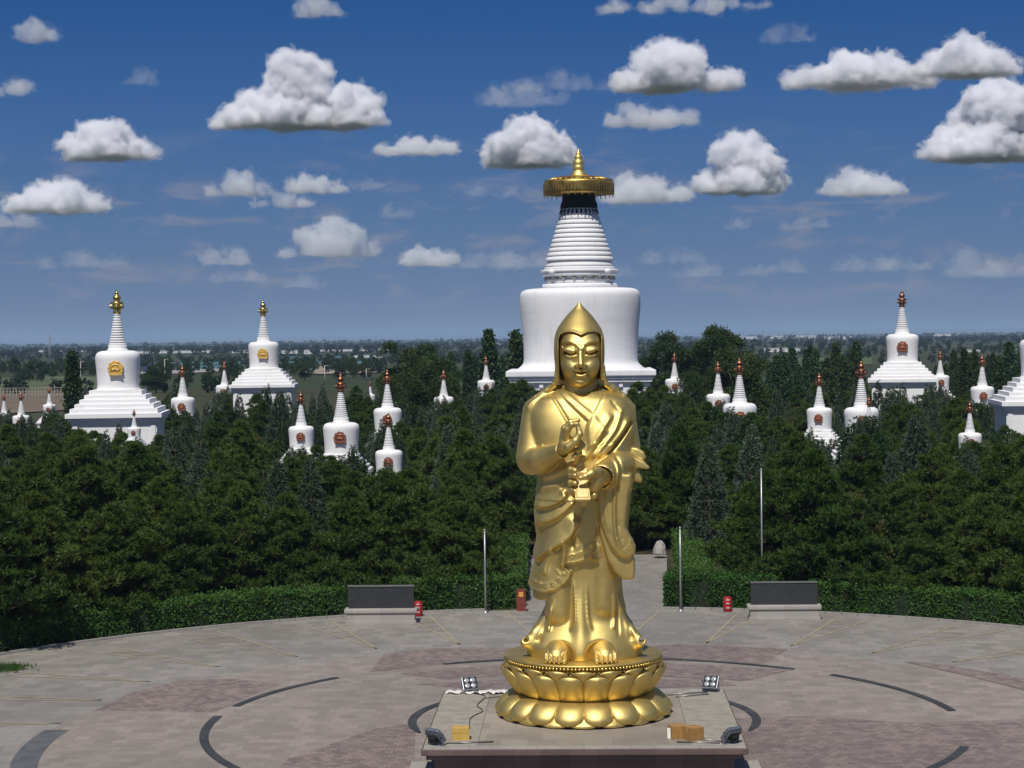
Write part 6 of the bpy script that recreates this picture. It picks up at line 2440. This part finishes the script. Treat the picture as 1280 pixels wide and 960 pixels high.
# truck on the far road
D = px_depth(190, 466)
p = at_depth(190, 466, D)
t = thing('truck', (p.x, D - 3, 0), 'small dark blue truck on the pale road right of the leftmost big pagoda', 'truck')
m = MB()
m.bbox(-3.6, 2.2, -1.2, 1.2, 1.0, 3.6, .1)
m.build('cargo_box', simple('blue_paint', (0.02, 0.05, 0.14), .5), t)
m = MB()
m.bbox(2.4, 4.4, -1.15, 1.15, .8, 3.0, .2)
m.build('cab', bpy.data.materials['blue_paint'], t)
for x in (-2.6, -1.2, 3.2):
    for s in (-1, 1):
        m = MB()
        m.tube([(x, s * 1.2, .5), (x, s * .85, .5)], .5, 14)
        m.build('wheel', M_DARKMETAL, t)


# lattice masts on the horizon
def mast(px, pyt, D, label):
    b = at_depth(px, yh(px), D)
    top = at_depth(px, pyt, D)
    t = thing('mast', (b.x, D, 0), label, 'mast', 'thin masts on the horizon')
    m = MB()
    h, w = top.z, max(.45, top.z * .012)
    for sx in (-1, 1):
        for sy in (-1, 1):
            m.tube([(sx * w, sy * w, 0), (sx * w * .3, sy * w * .3, h)], w * .28, 5)
    k = 12
    for i in range(k):
        z0, z1 = h * i / k, h * (i + 1) / k
        a, c = w * (1 - .7 * i / k), w * (1 - .7 * (i + 1) / k)
        for s in (-1, 1):
            m.tube([(-a, s * a, z0), (c, s * c, z1)], w * .12, 4)
            m.tube([(s * a, a, z0), (s * c, -c, z1)], w * .12, 4)
    m.build('lattice', simple('mast_steel', (0.22, 0.24, 0.28), .6, .3), t)
    m = MB()
    m.tube([(0, 0, h), (0, 0, h * 1.06)], w * .15, 5)
    m.box(-w * 1.6, w * 1.6, -.2, .2, h * .86, h * .875)
    m.build('antenna', bpy.data.materials['mast_steel'], t)


mast(62, 417, 900, 'thin mast standing over the plain at the far left')
mast(404, 417, 1600, 'small mast on the horizon right of the farther golden-crowned pagoda')
mast(954, 409, 1500, 'small mast on the horizon just right of the tall grove')
mast(298, 424, 1700, 'tiny mast on the horizon left of the farther golden-crowned pagoda')


# lamp posts along the far road
for (px, pyt, pyb, lab) in ((101, 452, 474, 'pale lamp post beyond the grove, left of the leftmost big pagoda'), (206, 449, 466, 'pale lamp post by the blue truck'),
                            (406, 457, 478, 'white lamp post in front of the bank of bare earth, left one'), (458, 461, 474, 'white lamp post in front of the bank of bare earth, right one'),
                            (1267, 437, 458, 'pale pole standing beyond the trees near the right edge')):
    D = px_depth(px, pyb)
    D = min(D, 640)
    b, tp = at_depth(px, pyb, D), at_depth(px, pyt, D)
    h = max(4, tp.z)
    t = thing('lamp_post', (b.x, D, 0), lab, 'lamp post', 'lamp posts beyond the grove')
    m = MB()
    m.tube([(0, 0, 0), (0, 0, h)], [.13, .08], 6)
    m.build('pole', simple('lamp_paint', (0.62, 0.61, 0.58), .6), t)
    m = MB()
    m.tube([(0, 0, h * .97), (.5, 0, h), (.9, 0, h)], .05, 5)
    m.bbox(.8, 1.3, -.12, .12, h - .04, h + .06, .02)
    m.build('lamp_head', bpy.data.materials['lamp_paint'], t)

# single poplars one can tell apart on the near plain
rp = random.Random(9)
for (x0, x1, D0, D1, n, lab) in ((958, 1075, 330, 420, 16, 'tall dark poplar in the row between the tall grove and the big reddish-crowned pagoda'), (1170, 1285, 320, 420, 14, 'tall dark poplar in the row right of the big reddish-crowned pagoda'),
                                 (500, 640, 330, 420, 8, 'dark poplar rising behind the high grove left of the great pagoda'), (176, 300, 500, 760, 9, 'dark round-topped tree on the plain between the two golden-crowned pagodas'),
                                 (0, 120, 620, 900, 12, 'dark tree on the plain at the far left'), (345, 480, 640, 900, 10, 'dark tree on the plain behind the teal sheds')):
    for i in range(n):
        px = x0 + (x1 - x0) * (i + rp.uniform(.1, .9)) / n
        D = rp.uniform(D0, D1)
        p = at_depth(px, 430, D)
        kind = 'poplar' if D < 450 else 'elm'
        plant(kind, p.x, D, rp.uniform(8, 12.5) if kind == 'poplar' else rp.uniform(6, 9), lab, lab.replace('dark ', '').replace('tall ', '')[:60] + 's', 1.0)

# far woods and shelter belts that read as one mass: low crowns in long broken rows
rg = np.random.default_rng(17)


def belt(name, D0, D1, n_rows, step, hmin, hmax, cover, k):
    """rows of crowns made of loose leaf clumps"""
    vs = []
    for D in np.linspace(D0, D1, n_rows):
        xl, xr = D * (-760) / FPX, D * 620 / FPX
        gap = rg.uniform(0, 100)
        for x in np.arange(xl, xr, step * (1 + D / 4000)):
            if N3(np.array(x / (150 + D * .06) + gap), np.array(D / 130), np.array(.5)) < cover:
                continue
            h = rg.uniform(hmin, hmax)
            r = h * rg.uniform(.28, .5) * (1 + D / 6000)
            u = rg.normal(size=(k, 3))
            u /= np.linalg.norm(u, axis=1)[:, None]
            lob = 1 + .25 * np.sin(u[:, :1] * 5 + x) * np.sin(u[:, 2:] * 4 + D)
            c = u * lob * rg.uniform(.55, 1, (k, 1)) * np.array([r, r, h * .5]) + np.array([x + rg.normal() * step * .5, D + rg.normal() * 3.5, h * .5])
            c[:, 2] = np.maximum(c[:, 2], .15)
            vs.append(leaves(c, u, h * .22 * (140 / k) ** .5, h * .17 * (140 / k) ** .5, 1, rg, .1))
    v = np.concatenate(vs)
    me = np_mesh(name, v, np.arange(len(v)).reshape(-1, 4))
    return tag(link_mesh(name, me, M_FARWOOD), kind='stuff')


M_FARWOOD = foliage('far_foliage', [(0.008, 0.020, 0.008), (0.014, 0.028, 0.010), (0.024, 0.040, 0.014)], 0.0, .8)
belt('shelter_belt', 430, 1500, 13, 4.2, 2.2, 5.2, .50, 90)
belt('far_wood', 1650, 4200, 18, 9, 4.5, 8.5, .42, 46)
belt('far_wood', 4600, 9500, 10, 40, 8, 13, .30, 26)

# low bluish ridge on the horizon
n = 160
vs, fs = [], []
for i in range(n + 1):
    x = -14000 + 27000 * i / n
    hh = 26 + 34 * float(N3.fbm(np.array(i * .11 + 3), np.array(2.2), np.array(1.1), 4)) + 30 * max(0, (i / n - .45))
    vs += [(x, 24000, 0), (x, 25200, hh), (x, 27500, 0)]
for i in range(n):
    for k in (0, 1):
        fs.append((i * 3 + k, (i + 1) * 3 + k, (i + 1) * 3 + k + 1, i * 3 + k + 1))
m = MB()
m.add(vs, fs, True)
tag(m.build('hills', simple('far_hills', (0.10, 0.10, 0.085), .95, 0, .2, .001)), kind='structure')

# ------------------------------------------------------------------ the air: far things fade to blue
m = MB()
m.box(-15000, 14000, -60, 29000, -1.0, 120.0)
hz = bpy.data.materials.new('air')
hz.use_nodes = True
t = NT(hz.node_tree)
hz.node_tree.nodes.clear()
out = t.n('OutputMaterial')
v = t.n('VolumePrincipled')
v.inputs['Color'].default_value = (0.50, 0.70, 1.0, 1)
v.inputs['Density'].default_value = 0.00008
v.inputs['Anisotropy'].default_value = 0.0
t.put(out.inputs['Volume'], v.outputs[0])
hz.cycles.homogeneous_volume = True
tag(m.build('haze', hz), kind='stuff')
